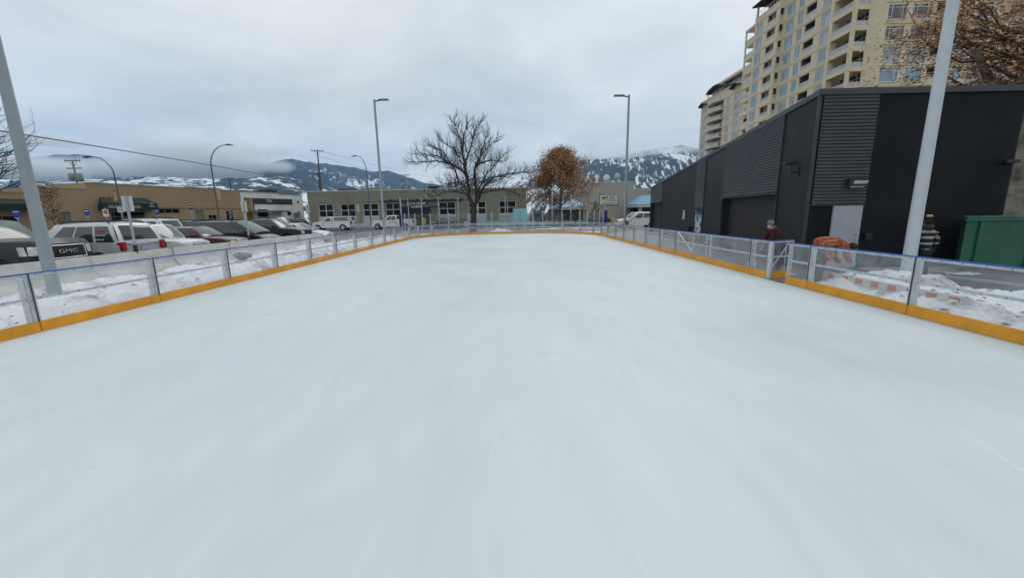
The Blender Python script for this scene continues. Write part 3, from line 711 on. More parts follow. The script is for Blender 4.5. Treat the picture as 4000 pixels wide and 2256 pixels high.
# 5 black minivan
BLK = paint('black_car_paint', (.014, .014, .016), .2, .1)
P = suv(L=5.1, W=1.95, h=1.76, rack=2, r=.34, gc=.22)
P['top'] = [(-2.55, .45), (-2.53, 1.0), (-2.45, 1.06), (1.2, 1.05), (2.0, .92), (2.42, .78), (2.54, .55)]
P['gh'] = dict(b=(-2.45, 1.75, 1.02), t=(-2.1, .55, 1.71), wb=.88, wt=.70, side=[(.04, .26, .02, .02), (.29, .54, .015, 0), (.57, .84, 0, -.10)])
P['axf'] = 1.62; P['axr'] = -1.45; P['noz'] = .8; P['fz'] = dict(grille=(.56, .72, .42), head=(.60, .76, .50, .90), bars=3, bumper=(.26, .48), sweep=.08)
vehicle('minivan', 'long black minivan with roof rails parked behind the pale sign', 'minivan', (-14.2-2.55, 23.75), 0, P, BLK)
# 6 dark grey pickup with roof rack
GRY = paint('dark_grey_paint', (.055, .06, .064), .32, .3)
P = pickup(L=5.3, W=1.86, h=1.86, hood=1.16, rack=2, cladding=GRY)
P['gh'] = dict(b=(-.95, 1.2, 1.2), t=(-.82, .50, 1.78), wb=.82, wt=.68, side=[(.06, .42, .02, .01), (.47, .86, .01, -.08)])
P['fz'] = dict(grille=(.74, 1.02, .44), head=(.80, 1.0, .50, .84), bars=3, bumper=(.46, .66), bm=DARKTRIM, bpm=BLACK, sweep=.02)
P['mirm'] = BLACK
vehicle('pickup_truck', 'dark grey crew cab pickup with roof rack between black minivan and white sedan', 'pickup', (-14.1-2.65, 27.35), 0, P, GRY)
# 7 white sedan
P = sedan(L=4.8, W=1.84, h=1.45)
P['fz'] = dict(grille=(.56, .68, .26), head=(.60, .74, .36, .84), bars=1, bumper=(.28, .46), sweep=.05, barr=.02)
vehicle('sedan', 'white sedan with a pointed nose at the far end of the concrete barriers', 'car', (-14.0-2.4, 30.3), 0, P, WH)
# second row behind
P = suv(L=4.7, h=1.98, rack=2); vehicle('suv', 'tall white SUV with roof rack in the second row, seen over the silver SUV', 'SUV', (-23.0, 24.3), math.pi, P, WH)
P = sedan(h=1.5); vehicle('sedan', 'dark car in the second row, half hidden behind the near lamp pole and silver SUV', 'car', (-22.6, 18.6), math.pi, P, BLK)
P = suv(L=4.6, h=1.80, rack=2); vehicle('suv', 'black SUV with roof rack in the second row, seen behind the burgundy car', 'SUV', (-23.5, 28.6), math.pi, P, BLK)
P = sedan(h=1.62); vehicle('sedan', 'light car roof in the second row, glimpsed behind the black minivan', 'car', (-24.2, 35.4), math.pi, P, SIL)
P = suv(L=4.6, h=1.95); vehicle('suv', 'silver SUV parked far back by the white building', 'SUV', (-32.2, 55.2), 0, P, SIL)
P = suv(L=4.4, h=1.75); vehicle('suv', 'dark SUV parked far back beside the blue shopfront of the white building', 'SUV', (-31.0, 59.0), 0, P, GRY)
# white pickup with canopy
P = pickup(L=5.6, W=1.95, h=1.88, hood=1.14, bed=1.22, cab0=-.15, rimback=CHROME)
P['gh'] = dict(b=(-.10, 1.25, 1.2), t=(.0, .62, 1.82), wb=.86, wt=.72, side=[(.12, .82, .02, -.08)])
P['fz'] = dict(P['fz'], frame=None); P['seams'] = (1.1, -.08); P['handles'] = (.1,)
t, pn = vehicle('pickup_truck', 'white older pickup with a white canopy on its bed, in front of the grey building', 'pickup', (-25.3, 56.0), math.pi+R(3), P, WH)
MB().box(-2.72, -.20, -.88, .88, 1.225, 1.93).build('canopy', WH, t, bevel=.05, seg=3, smooth=50)
for sy in (-1, 1):
    for z in (1.38, 1.62): MB().box(-2.3, -.45, sy*.885-.012, sy*.885+.012, z, z+.16).build('canopy_window', CARGLASS, t, bevel=.004, seg=1)
MB().box(-2.745, -2.715, -.62, .62, 1.40, 1.80).build('canopy_rear_window', CARGLASS, t, bevel=.01)
b = MB()
for x in (-2.4, -1.5, -.6): b.bar((x, -.8, 1.98), (x, .8, 1.98), .05, .05)
b.box(-2.3, -.7, -.5, .5, 2.0, 2.06); b.build('roof_rack', BLACK, t)
# white crew cab pickup
P = pickup(L=6.0, W=2.0, h=1.95, hood=1.22, bed=1.36)
P['fz'] = dict(P['fz'], frame=None, gm=DARKTRIM)
t, pn = vehicle('pickup_truck', 'white modern crew cab pickup parked behind the far left lamp post', 'pickup', (-16.9, 56.3), math.pi, P, WH)
b = MB().box(-2.9, -.75, -.86, .86, 1.30, 1.372); b.build('bed_rail', DARKTRIM, t)
text('door_lettering', 'PENTICTON', mat('dark_letter', (.03, .03, .04)), .15, (-.35, 1.012, 1.02), (R(90), 0, R(180)), t, .003)
# dark hatchback
P = suv(L=4.75, W=1.86, h=1.50, r=.33, gc=.2, zb=.94, rimback=RIM)
P['top'] = [(-2.37, .45), (-2.33, .95), (-2.2, 1.0), (.9, .95), (1.9, .84), (2.28, .72), (2.37, .55)]
P['gh'] = dict(b=(-2.2, 1.25, .93), t=(-1.65, .35, 1.44), wb=.83, wt=.64, side=[(.10, .27, .05, .02), (.30, .54, .02, 0), (.57, .84, 0, -.08)])
P['tail'] = (.85, 1.25, .10); P['noz'] = .75; P['sgm'] = WINDSH
t, pn = vehicle('hatchback', 'dark green-black wagon parked across the street behind the bare tree', 'car', (-9.15, 54.2), math.pi, P, paint('dark_green_paint', (.012, .02, .018), .2))
# white SUV near the dark building
P = suv(L=4.95, W=1.95, h=1.78, r=.38, gc=.26)
vehicle('suv', 'white SUV with dirty sills parked at the far end of the dark metal building', 'SUV', (14.6, 48.0), math.pi+R(4), P, paint('dusty_white_paint', (.55, .55, .53), .35, col2=(.68, .69, .68)))
P = suv(L=5.2, W=2.0, h=2.2); vehicle('van', 'white van far away behind the teal board', 'van', (4.1, 84.0), math.pi, P, WH)
# ================================================================ MOUNTAINS
def mount_mat(name, thr, scale, fcol=(.022, .033, .035), stretch=(1, .1, .15), big=.0016, bigw=.9, az=0, bs=(1, .35, 1)):
    m = bpy.data.materials.new(name); m.use_nodes = True; t = m.node_tree; b = t.nodes['Principled BSDF']
    c = N(t, 'ShaderNodeTexCoord'); m0 = N(t, 'ShaderNodeMapping', inp={'Rotation': (0, 0, R(az))}); t.links.new(c.outputs['Object'], m0.inputs[0])
    mp = N(t, 'ShaderNodeMapping', inp={'Scale': stretch}); t.links.new(m0.outputs[0], mp.inputs[0])
    mb_ = N(t, 'ShaderNodeMapping', inp={'Scale': bs}); t.links.new(m0.outputs[0], mb_.inputs[0])
    n1 = N(t, 'ShaderNodeTexNoise', inp={'Scale': scale, 'Detail': 5.0, 'Roughness': .7}); t.links.new(mp.outputs[0], n1.inputs[0])
    n2 = N(t, 'ShaderNodeTexNoise', inp={'Scale': big, 'Detail': 6.0, 'Roughness': .6, 'Distortion': .5}); t.links.new(mb_.outputs[0], n2.inputs[0])
    s1 = N(t, 'ShaderNodeMath', operation='MULTIPLY', inp={1: bigw}); t.links.new(n2.outputs[0], s1.inputs[0])
    ad = N(t, 'ShaderNodeMath', operation='ADD'); t.links.new(n1.outputs[0], ad.inputs[0]); t.links.new(s1.outputs[0], ad.inputs[1])
    # snow thickens towards the valley
    sp = N(t, 'ShaderNodeSeparateXYZ'); t.links.new(c.outputs['Object'], sp.inputs[0])
    hz = N(t, 'ShaderNodeMapRange', inp={1: 60, 2: 420, 3: .025, 4: .08}); t.links.new(sp.outputs[2], hz.inputs[0])
    a2 = N(t, 'ShaderNodeMath', operation='ADD'); t.links.new(ad.outputs[0], a2.inputs[0]); t.links.new(hz.outputs[0], a2.inputs[1])
    mr = N(t, 'ShaderNodeMapRange', inp={1: thr-.035, 2: thr+.035}); t.links.new(a2.outputs[0], mr.inputs[0])
    mx_ = N(t, 'ShaderNodeMix', data_type='RGBA'); t.links.new(mr.outputs[0], mx_.inputs[0]); mx_.inputs[6].default_value = (.80, .82, .84, 1); mx_.inputs[7].default_value = (*fcol, 1)
    t.links.new(mx_.outputs[2], b.inputs['Base Color']); b.inputs['Roughness'].default_value = .9; b.inputs['Specular IOR Level'].default_value = .1
    return m
def interp(P, x):
    if x <= P[0][0]: return P[0][1]
    for a, b in zip(P[:-1], P[1:]):
        if x <= b[0]:
            k = (x-a[0])/(b[0]-a[0]); return a[1]+(b[1]-a[1])*k
    return P[-1][1]
def mountain(P, r0, r1, m, seed, a0, a1, nose=1.0, rough=.0035, na=420):
    vs = []; fs = []; nr = 46
    for i in range(na+1):
        az_ = a0+(a1-a0)*i/na; e = interp(P, az_); s_, c_ = math.sin(R(az_)), math.cos(R(az_))
        for j in range(nr+1):
            k = j/nr*1.25; r = r0+(r1-r0)*k
            kk = min(k, 1); f = (kk**.8) if nose else kk
            x, y = r*s_, r*c_
            top = e*r1
            gul = fbm(x/420, y/420, seed, 5)*.09*top + fbm(x/90, y/90, seed+4, 3)*.012*top
            z = top*f + gul*math.sin(math.pi*min(1, kk))*1.3 + rough*r1*.5*fbm(az_*1.2, 0, seed, 6)*kk
            if k > 1: z -= (k-1)*r1*.12
            vs.append((x, y, max(z, -1) if j else -2))
    for i in range(na):
        for j in range(nr): a = i*(nr+1)+j; fs.append((a, a+nr+1, a+nr+2, a+1))
    me = bpy.data.meshes.new('mountain'); me.from_pydata(vs, [], fs); me.update(); me.polygons.foreach_set('use_smooth', [True]*len(me.polygons)); me.materials.append(m)
    o = bpy.data.objects.new('mountain', me); COL.objects.link(o); return props(o, kind='structure')
mountain([(-62, .08), (-54.1, .084), (-51.4, .088), (-49.8, .100), (-48.3, .107), (-46.7, .111), (-45.3, .1095), (-43.7, .106), (-42.1, .100), (-39.2, .094), (-34.7, .088), (-30, .08)],
    4300, 6200, mount_mat('far_forest', .60, .03, bigw=.6, az=-46), 3, -64, -28)
mountain([(-70, .058), (-55.5, .062), (-51.6, .069), (-49.8, .064), (-47, .069), (-44.9, .074), (-43, .078), (-40.6, .079), (-38, .078), (-34.8, .079), (-32.2, .083), (-29.5, .086), (-26.7, .08), (-22, .05), (-16, .02)],
    1300, 2900, mount_mat('snowy_foothill', .97, .022, big=.004, stretch=(.7, .25, 1), az=-42), 9, -72, -14)
mountain([(-40, .07), (-36, .085), (-32.1, .1), (-29.9, .119), (-28.4, .1246), (-26.6, .119), (-23.7, .1154), (-20.7, .1084), (-19.1, .1015), (-16.9, .1043), (-15, .092), (-13.7, .0855), (-12.7, .078), (-8.8, .067), (-3.8, .06), (0, .04)],
    2400, 4600, mount_mat('blue_ridge_forest', .87, .03, big=.0025, az=-20, stretch=(1, .3, .3)), 21, -42, 2)
mountain([(-14, .055), (-10.9, .066), (-5, .090), (-.2, .0986), (2.5, .104), (8.6, .116), (11, .1225), (15, .127), (17.1, .1353), (20.2, .1412), (22.1, .1425), (24, .133), (26.1, .124), (31.6, .11), (38.7, .09), (44.6, .07), (60, .05)],
    1500, 3600, mount_mat('snow_dusted_pines', .90, .05, big=.003, bigw=.75, az=14, stretch=(1, .09, .12), bs=(1, .25, 1)), 33, -15, 62, na=620)
# air between here and the mountains
hb = MB().box(-5600, 5600, -300, 5900, -3, 860).build('haze', mat('tmp', (1, 1, 1)))
hm = bpy.data.materials.new('haze_air'); hm.use_nodes = True; t = hm.node_tree; t.nodes.clear()
o_ = N(t, 'ShaderNodeOutputMaterial'); pv = N(t, 'ShaderNodeVolumePrincipled', inp={'Color': (.36, .65, 1.0, 1), 'Density': 0.95e-4, 'Anisotropy': 0.0}); t.links.new(pv.outputs[0], o_.inputs[1])
hb.data.materials.clear(); hb.data.materials.append(hm); props(hb, kind='stuff')
# low cloud banks lying on the slopes
cm = bpy.data.materials.new('cloud_vapour'); cm.use_nodes = True; t = cm.node_tree; t.nodes.clear()
o_ = N(t, 'ShaderNodeOutputMaterial'); pv = N(t, 'ShaderNodeVolumePrincipled', inp={'Color': (1, 1, 1, 1), 'Anisotropy': 0.0}); t.links.new(pv.outputs[0], o_.inputs[1])
c = N(t, 'ShaderNodeTexCoord'); ln = N(t, 'ShaderNodeVectorMath', operation='LENGTH'); t.links.new(c.outputs['Object'], ln.inputs[0])
gm = N(t, 'ShaderNodeNewGeometry'); nz = N(t, 'ShaderNodeTexNoise', inp={'Scale': .0055, 'Detail': 5.0, 'Roughness': .62}); t.links.new(gm.outputs['Position'], nz.inputs[0])
mr = N(t, 'ShaderNodeMapRange', inp={1: .15, 2: .98, 3: .50, 4: -.42}); t.links.new(ln.outputs['Value'], mr.inputs[0])
ad = N(t, 'ShaderNodeMath', operation='ADD'); t.links.new(mr.outputs[0], ad.inputs[0]); t.links.new(nz.outputs[0], ad.inputs[1])
m2 = N(t, 'ShaderNodeMapRange', inp={1: .36, 2: .95, 3: 0, 4: .022}); t.links.new(ad.outputs[0], m2.inputs[0]); t.links.new(m2.outputs[0], pv.inputs['Density'])
def cloud(name, puff, label):
    az_, el, r, ra, rb, rc = puff      # azimuth, elevation, distance, half sizes across / deep / high
    bm = bmesh.new(); bmesh.ops.create_icosphere(bm, subdivisions=3, radius=1)
    me = bpy.data.meshes.new(name); bm.to_mesh(me); bm.free(); me.materials.append(cm)
    o = bpy.data.objects.new(name, me); COL.objects.link(o)
    o.location = (r*math.sin(R(az_)), r*math.cos(R(az_)), 1.85+el*r); o.rotation_euler = (0, 0, -R(az_)); o.scale = (ra, rb, rc)
    return props(o, label, 'cloud', kind='stuff')
for p_, l_ in (((-49.5, .084, 3450, 480, 150, 105), 'low cloud bank at the left, below the blue summit'), ((-43.5, .090, 3400, 520, 160, 120), 'low cloud puff in front of the far summit, right of the transformer pole'),
    ((-38, .103, 3400, 620, 190, 160), 'thick low cloud bank above the snowy foothills'), ((-34.0, .110, 3300, 380, 170, 130), 'thick cloud puff left of the blue mountain'),
    ((-30.6, .104, 3300, 220, 120, 60), 'tip of the low cloud bank touching the blue mountain'), ((-36, .135, 3400, 700, 170, 100), 'cloud layer above the low cloud bank at the left'), ((-50, .128, 3600, 420, 150, 60), 'cloud layer above the left mountain summit')): cloud('low_cloud', p_, l_)
for p_, l_ in (((16.3, .128, 3000, 300, 80, 60), 'thin cloud wisp left of the summit beside the apartment tower'), ((21.0, .130, 3000, 280, 80, 62), 'thin cloud wisp across the summit beside the apartment tower'),
    ((2, .112, 3300, 520, 110, 80), 'pale cloud resting on the left end of the snowy forested mountain'), ((9, .128, 3300, 420, 110, 70), 'pale cloud resting on the crest of the snowy forested mountain')): cloud('cloud_wisp', p_, l_)

# ================================================================ DARK METAL BUILDING
CLAD = mat('charcoal_cladding', (.022, .0245, .029), .5, .0, var=.25, spec=.3, scale=.8, det=6)
CLAD2 = mat('charcoal_louvre_sheet', (.07, .077, .086), .45, .1, spec=.4, var=.1, scale=1.5)
FLASH = mat('charcoal_flashing', (.045, .049, .055), .42, .3)
DOORD = mat('dark_brown_door', (.022, .019, .019), .6, var=.1)
sh = empty('metal_building', (9.10, 12.54, G0), math.atan2(.98896, .14817), 'charcoal corrugated metal building with sloping roofline to the right of the ice', 'building')
LS = 25.95
def zt(u): return 5.24 - .0478*u
def hsheet(u0, u1, z0, m=CLAD2, pitch=.098, dep=.04, base=.03, zcap=None, name='louvre_sheet', fr=None, top=None):
    """horizontally corrugated sheet; fr maps (u, out, z) to local space"""
    fr = fr or (lambda u, o, z: (u, o, z)); top = top or zt
    b = MB(); z = z0; zm = top(u0)-.02
    prof = [(0, 0), (.2, dep*.9), (.5, dep), (.7, dep*.6), (1, 0)]
    while z < zm:
        for (a, da), (c, dc) in zip(prof[:-1], prof[1:]):
            za, zc = z+a*pitch, min(z+c*pitch, zm)
            if za >= zm: break
            ue = u1
            if top(u1)-.02 < zc:      # clip under the sloping roof edge
                s_ = (top(u0)-top(u1))/(u1-u0); ue = min(u1, max(u0+.01, u0+(top(u0)-.02-zc)/s_)) if s_ > 1e-6 else u1
            o = len(b.v); b.v += [fr(u0, base+da, za), fr(ue, base+da, za), fr(ue, base+dc, zc), fr(u0, base+dc, zc)]; b.f.append((o, o+1, o+2, o+3))
        z += pitch
    return b.build(name, m, sh)
def vsheet(u0, u1, z0, m=CLAD, pitch=.11, dep=.008, name='ribbed_sheet', fr=None, top=None, z1=None):
    fr = fr or (lambda u, o, z: (u, o, z)); top = top or zt
    b = MB(); u = u0; prof = [(0, 0), (.35, 0), (.45, dep), (.75, dep), (.85, 0), (1, 0)]
    while u < u1-1e-4:
        for (a, da), (c, dc) in zip(prof[:-1], prof[1:]):
            ua, uc = min(u+a*pitch, u1), min(u+c*pitch, u1)
            if uc-ua < 1e-5: continue
            ta, tc_ = (z1 or top(ua)-.02), (z1 or top(uc)-.02)
            o = len(b.v); b.v += [fr(ua, da, z0), fr(uc, dc, z0), fr(uc, dc, tc_), fr(ua, da, ta)]; b.f.append((o, o+1, o+2, o+3))
        u += pitch
    return b.build(name, m, sh)
# solid core behind the sheets
dx_, dy_ = .14817, -.98896          # world +X in local axes
W6 = 6.05
def LP(u, s_, z): return (u + dx_*s_, dy_*s_, z)    # s_ metres from the rink wall towards world +X
core = MB()
def quad(a, b_, c, d): core.add([a, b_, c, d], [(0, 1, 2, 3)])
zc_ = .0
i_ = .012
def zu(u): return zt(u)-.03
# rink wall with recesses for the two garage doors
segs = [(0, 1.95, 0), (1.95, 7.33, 2.46), (7.33, 20.9, 0), (20.9, 26.0, 2.62)]
for (a_, b_, z_) in segs: quad((a_, -i_, z_), (b_, -i_, z_), (b_, -i_, zu(b_)), (a_, -i_, zu(a_)))
quad(LP(0, .012, 0), LP(0, W6, 0), LP(0, W6, zu(0)), LP(0, .012, zu(0)))
quad(LP(26.0, 0, 0), LP(26.0, W6, 0), LP(26.0, W6, zu(26)), LP(26.0, 0, zu(26)))
quad(LP(0, W6, 0), LP(26.0, W6, 0), LP(26.0, W6, zu(26)), LP(0, W6, zu(0)))
core.build('wall', CLAD, sh)
rf = MB().add([LP(-.03, -.03, zt(0)-.02), LP(26.05, -.03, zt(26)-.02), LP(26.05, W6+.03, zt(26)-.02), LP(-.03, W6+.03, zt(0)-.02)]+[LP(-.03, -.03, zt(0)+.02), LP(26.05, -.03, zt(26)+.02), LP(26.05, W6+.03, zt(26)+.02), LP(-.03, W6+.03, zt(0)+.02)],
    [(0,3,2,1), (4,5,6,7), (0,1,5,4), (1,2,6,5), (2,3,7,6), (3,0,4,7)]).build('roof', FLASH, sh)
b = MB()
b.add([(-.07, .07, zt(0)-.10), (26.1, .07, zt(26)-.10), (26.1, .07, zt(26)+.06), (-.07, .07, zt(0)+.06), (-.07, -.03, zt(0)-.10), (26.1, -.03, zt(26)-.10), (26.1, -.03, zt(26)+.06), (-.07, -.03, zt(0)+.06)], [(0,1,2,3), (7,6,5,4), (0,4,5,1), (3,2,6,7), (1,5,6,2), (0,3,7,4)])
p0, p1 = LP(0, -.06, 0), LP(0, W6+.05, 0)
b.bar((p0[0]-.03, p0[1], zt(0)-.02), (p1[0]-.03, p1[1], zt(0)-.02), .10, .165)
b.build('roof_flashing', FLASH, sh)
vsheet(0.05, 1.93, 0, pitch=.085)
hsheet(1.97, 7.31, 2.47); hsheet(10.17, 11.83, 2.02); hsheet(20.92, 25.95, 2.63)
def flatpanels(u0, u1, seams, z0=0):
    k = [u0]+seams+[u1]
    for a_, c_ in zip(k[:-1], k[1:]):
        a2, c2 = a_+.008, c_-.008
        MB().add([(a2, -.01, z0), (c2, -.01, z0), (c2, -.01, zt(c2)-.03), (a2, -.01, zt(a2)-.03), (a2, .022, z0), (c2, .022, z0), (c2, .022, zt(c2)-.03), (a2, .022, zt(a2)-.03)],
            [(0,3,2,1), (4,5,6,7), (0,1,5,4), (1,2,6,5), (2,3,7,6), (3,0,4,7)]).build('flat_panel', CLAD, sh)
flatpanels(7.33, 10.15, [8.75]); flatpanels(11.85, 20.9, [13.3, 14.8, 16.4, 18.5])
# trims
b = MB()
for u in (0, 1.95, 7.32, 10.16, 11.84, 20.91, 25.97):
    MB().box(u-.03, u+.03, -.02, .062, 0, zt(u)-.06).build('vertical_trim', FLASH, sh)
for q_ in ((1.9, 7.38, .0, .10, 2.40, 2.466), (20.85, 26.0, .0, .10, 2.56, 2.626), (10.12, 11.88, 0, .08, 1.97, 2.018)): MB().box(*q_).build('louvre_sill', FLASH, sh)
for (a_, c_, z_, nm) in ((1.98, 7.30, 2.40, 'wide dark brown garage door set back in the wall'), (20.94, 25.94, 2.56, 'dark door recess at the far end of the wall')):
    d_ = MB().box(a_, c_, -.34, -.28, 0, z_); 
    for k in range(1, 5): d_.box(a_+.02, c_-.02, -.28, -.272, z_*k/5-.004, z_*k/5+.004)
    d_ = d_.build('garage_door', DOORD, sh); d_['label'] = nm
    MB().box(a_-.028, a_, -.34, -.014, 0, z_).box(c_, c_+.028, -.34, -.014, 0, z_).box(a_-.028, c_+.028, -.34, -.014, z_, z_+.05).build('door_reveal', CLAD, sh)
# right hand wall (faces the viewer); s runs towards world +X
def fr_R(s_, o, z): return (dx_*s_ - o*.98896, dy_*s_ - o*.14817, z)
tR = lambda s_: zt(0)
hsheet(.06, 1.68, 1.99, fr=fr_R, top=tR, m=mat('charcoal_louvre_sheet', (0,0,0)))
vsheet(.06, .745, 0, fr=fr_R, top=tR, z1=1.97, pitch=.06, dep=.004); vsheet(1.72, 6.0, 0, fr=fr_R, top=tR, pitch=.06, dep=.004)
def rbox(s0, s1, o0, o1, z0, z1):
    P = [fr_R(s0, o0, z0), fr_R(s1, o0, z0), fr_R(s1, o1, z0), fr_R(s0, o1, z0), fr_R(s0, o0, z1), fr_R(s1, o0, z1), fr_R(s1, o1, z1), fr_R(s0, o1, z1)]
    return MB().add(P, [(0,3,2,1), (4,5,6,7), (0,1,5,4), (1,2,6,5), (2,3,7,6), (3,0,4,7)])
rbox(.02, 1.72, -.005, .07, 1.955, 1.99).build('louvre_sill', FLASH, sh)
dd = rbox(.76, 1.66, .0, .05, .02, 1.95).build('door', mat('pale_grey_door', (.36, .39, .43), .45, var=.05, scale=2), sh, bevel=.004); dd['label'] = 'pale grey steel door in the dark wall'
for z in (1.06, .93):
    h_ = MB(); h_.tube([fr_R(1.57, .05, z), fr_R(1.57, .10, z), fr_R(1.50, .11, z)], .014, 8); h_.disc(fr_R(1.57, .055, z), (fr_R(0, 1, 0)), .034, .012, 12)
    h_.build('door_handle' if z < 1 else 'door_lock', CHROME, dd)
x_ = rbox(1.80, 2.02, .0, .13, .90, 1.10).build('electrical_box', BLACK, sh, bevel=.008)
# floodlight with pale lens
fl = rbox(1.00, 1.55, .05, .22, 2.52, 2.74).build('floodlight', DARKTRIM, sh, bevel=.02)
P = [fr_R(1.12, .10, 2.50), fr_R(1.52, .10, 2.50), fr_R(1.52, .26, 2.66), fr_R(1.12, .26, 2.66)]
MB().add(P + [tuple(Vector(p)+Vector((0, 0, -.02)) + Vector(fr_R(0, .02, 0))) for p in P], [(0,1,2,3), (7,6,5,4), (0,4,5,1), (1,5,6,2), (2,6,7,3), (3,7,4,0)]).build('lens', mat('floodlight_lens', (.72, .72, .68), .3), fl)
c_ = rbox(5.55, 6.0, .02, .22, 3.10, 3.20).build('wall_light', BLACK, sh, bevel=.02)
# rink wall fittings
c_ = MB(); c_.tube([(.75, .02, 3.02), (.75, .22, 3.05), (.75, .24, 3.28)], .025, 8); c_.box(.62, .95, .12, .48, 3.28, 3.36); c_.box(.70, .80, .0, .05, 2.9, 3.2)
c_.build('security_camera', BLACK, sh)
MB().box(12.2, 12.6, .022, .20, .62, .92).build('junction_box', BLACK, sh, bevel=.01)
MB().tube([(25.9, .05, 3.60), (25.95, .35, 3.62)], .05, 8).build('corner_light', BLACK, sh)
sg = MB().box(13.95, 14.38, .024, .034, 1.30, 1.90).build('wall_sign', WHITE, sh, bevel=.01)
b = MB(); b.box(14.0, 14.33, .035, .037, 1.80, 1.84); b.box(14.03, 14.30, .035, .037, 1.74, 1.77)
b.bar((14.09, .037, 1.60), (14.24, .037, 1.70), .004, .03)
for z in (1.53, 1.47, 1.41): b.box(14.06, 14.27, .035, .037, z, z+.02)
b.box(14.10, 14.23, .035, .037, 1.33, 1.37); b.build('sign_lettering', BLACK, sg)
# hockey poster on the narrow door
po = MB().box(10.24, 11.80, .0, .03, .38, 1.96).build('poster', mat('poster_dark_blue', (.02, .03, .07), .4, var=.4, scale=3), sh)
rn = random.Random(4); b = MB()
for k in range(46):
    u = rn.uniform(10.30, 11.6); z = rn.choice([rn.uniform(.42, .78), rn.uniform(1.15, 1.45)]); b.box(u, u+rn.uniform(.04, .13), .031, .031+.001*(k+1)*.2+.001, z, z+rn.uniform(.08, .28))
b.build('poster_figures', mat('poster_white', (.62, .63, .66), .5, var=.3, scale=9), po)
MB().box(10.55, 11.45, .044, .046, .88, 1.24).build('poster_notice', mat('notice_white', (.70, .72, .70), .5, col2=(.3, .45, .35), scale=12), po)
text('poster_lettering', 'hockey', mat('cyan_letter', (.10, .55, .78), .5), .36, (11.02, .040, 1.62), (R(90), 0, R(180)), po, .002)
text('poster_lettering', 'ALL', mat('cyan_letter', (0, 0, 0)), .20, (11.50, .040, 1.80), (R(90), 0, R(180)), po, .002)

# ================================================================ generic wall with openings
def wall(b, o, u, L, z0, z1, holes, depth=.25, th=None):
    """flat wall with rectangular holes and their reveals. o: origin (x,y), u: unit direction; outward is to the right of u.
    holes: (u0,u1,z0,z1). returns nothing, adds to b"""
    ux, uy = u; nx, ny = uy, -ux
    def P(a, d, z): return (o[0]+ux*a - nx*d, o[1]+uy*a - ny*d, z)
    us = sorted({0, L} | {h[0] for h in holes} | {h[1] for h in holes}); zs = sorted({z0, z1} | {h[2] for h in holes} | {h[3] for h in holes})
    for a, c in zip(us[:-1], us[1:]):
        run = None
        for e_, f_ in zip(zs[:-1], zs[1:]):
            m_ = ((a+c)/2, (e_+f_)/2)
            if any(h[0] < m_[0] < h[1] and h[2] < m_[1] < h[3] for h in holes):
                if run: b.add([P(a, 0, run[0]), P(c, 0, run[0]), P(c, 0, run[1]), P(a, 0, run[1])], [(0, 1, 2, 3)]); run = None
            else: run = (run[0], f_) if run else (e_, f_)
        if run: b.add([P(a, 0, run[0]), P(c, 0, run[0]), P(c, 0, run[1]), P(a, 0, run[1])], [(0, 1, 2, 3)])
    for (a, c, e_, f_) in holes:
        q = [(a, e_), (c, e_), (c, f_), (a, f_)]
        for i in range(4):
            p, r = q[i], q[(i+1) % 4]; b.add([P(p[0], 0, p[1]), P(r[0], 0, r[1]), P(r[0], depth, r[1]), P(p[0], depth, p[1])], [(0, 1, 2, 3)])
def wpt(o, u, a, d, z):
    return (o[0]+u[0]*a - u[1]*d, o[1]+u[1]*a + u[0]*d, z)
def wbox(b, o, u, a0, a1, d0, d1, z0, z1):
    """box on a wall; d positive = into the wall, negative = proud of it"""
    P = [wpt(o, u, a, d, z) for z in (z0, z1) for a, d in ((a0, d0), (a1, d0), (a1, d1), (a0, d1))]
    return b.add(P, [(0,3,2,1), (4,5,6,7), (0,1,5,4), (1,2,6,5), (2,3,7,6), (3,0,4,7)])
WFRAME = mat('white_window_frame', (.62, .63, .64), .5)
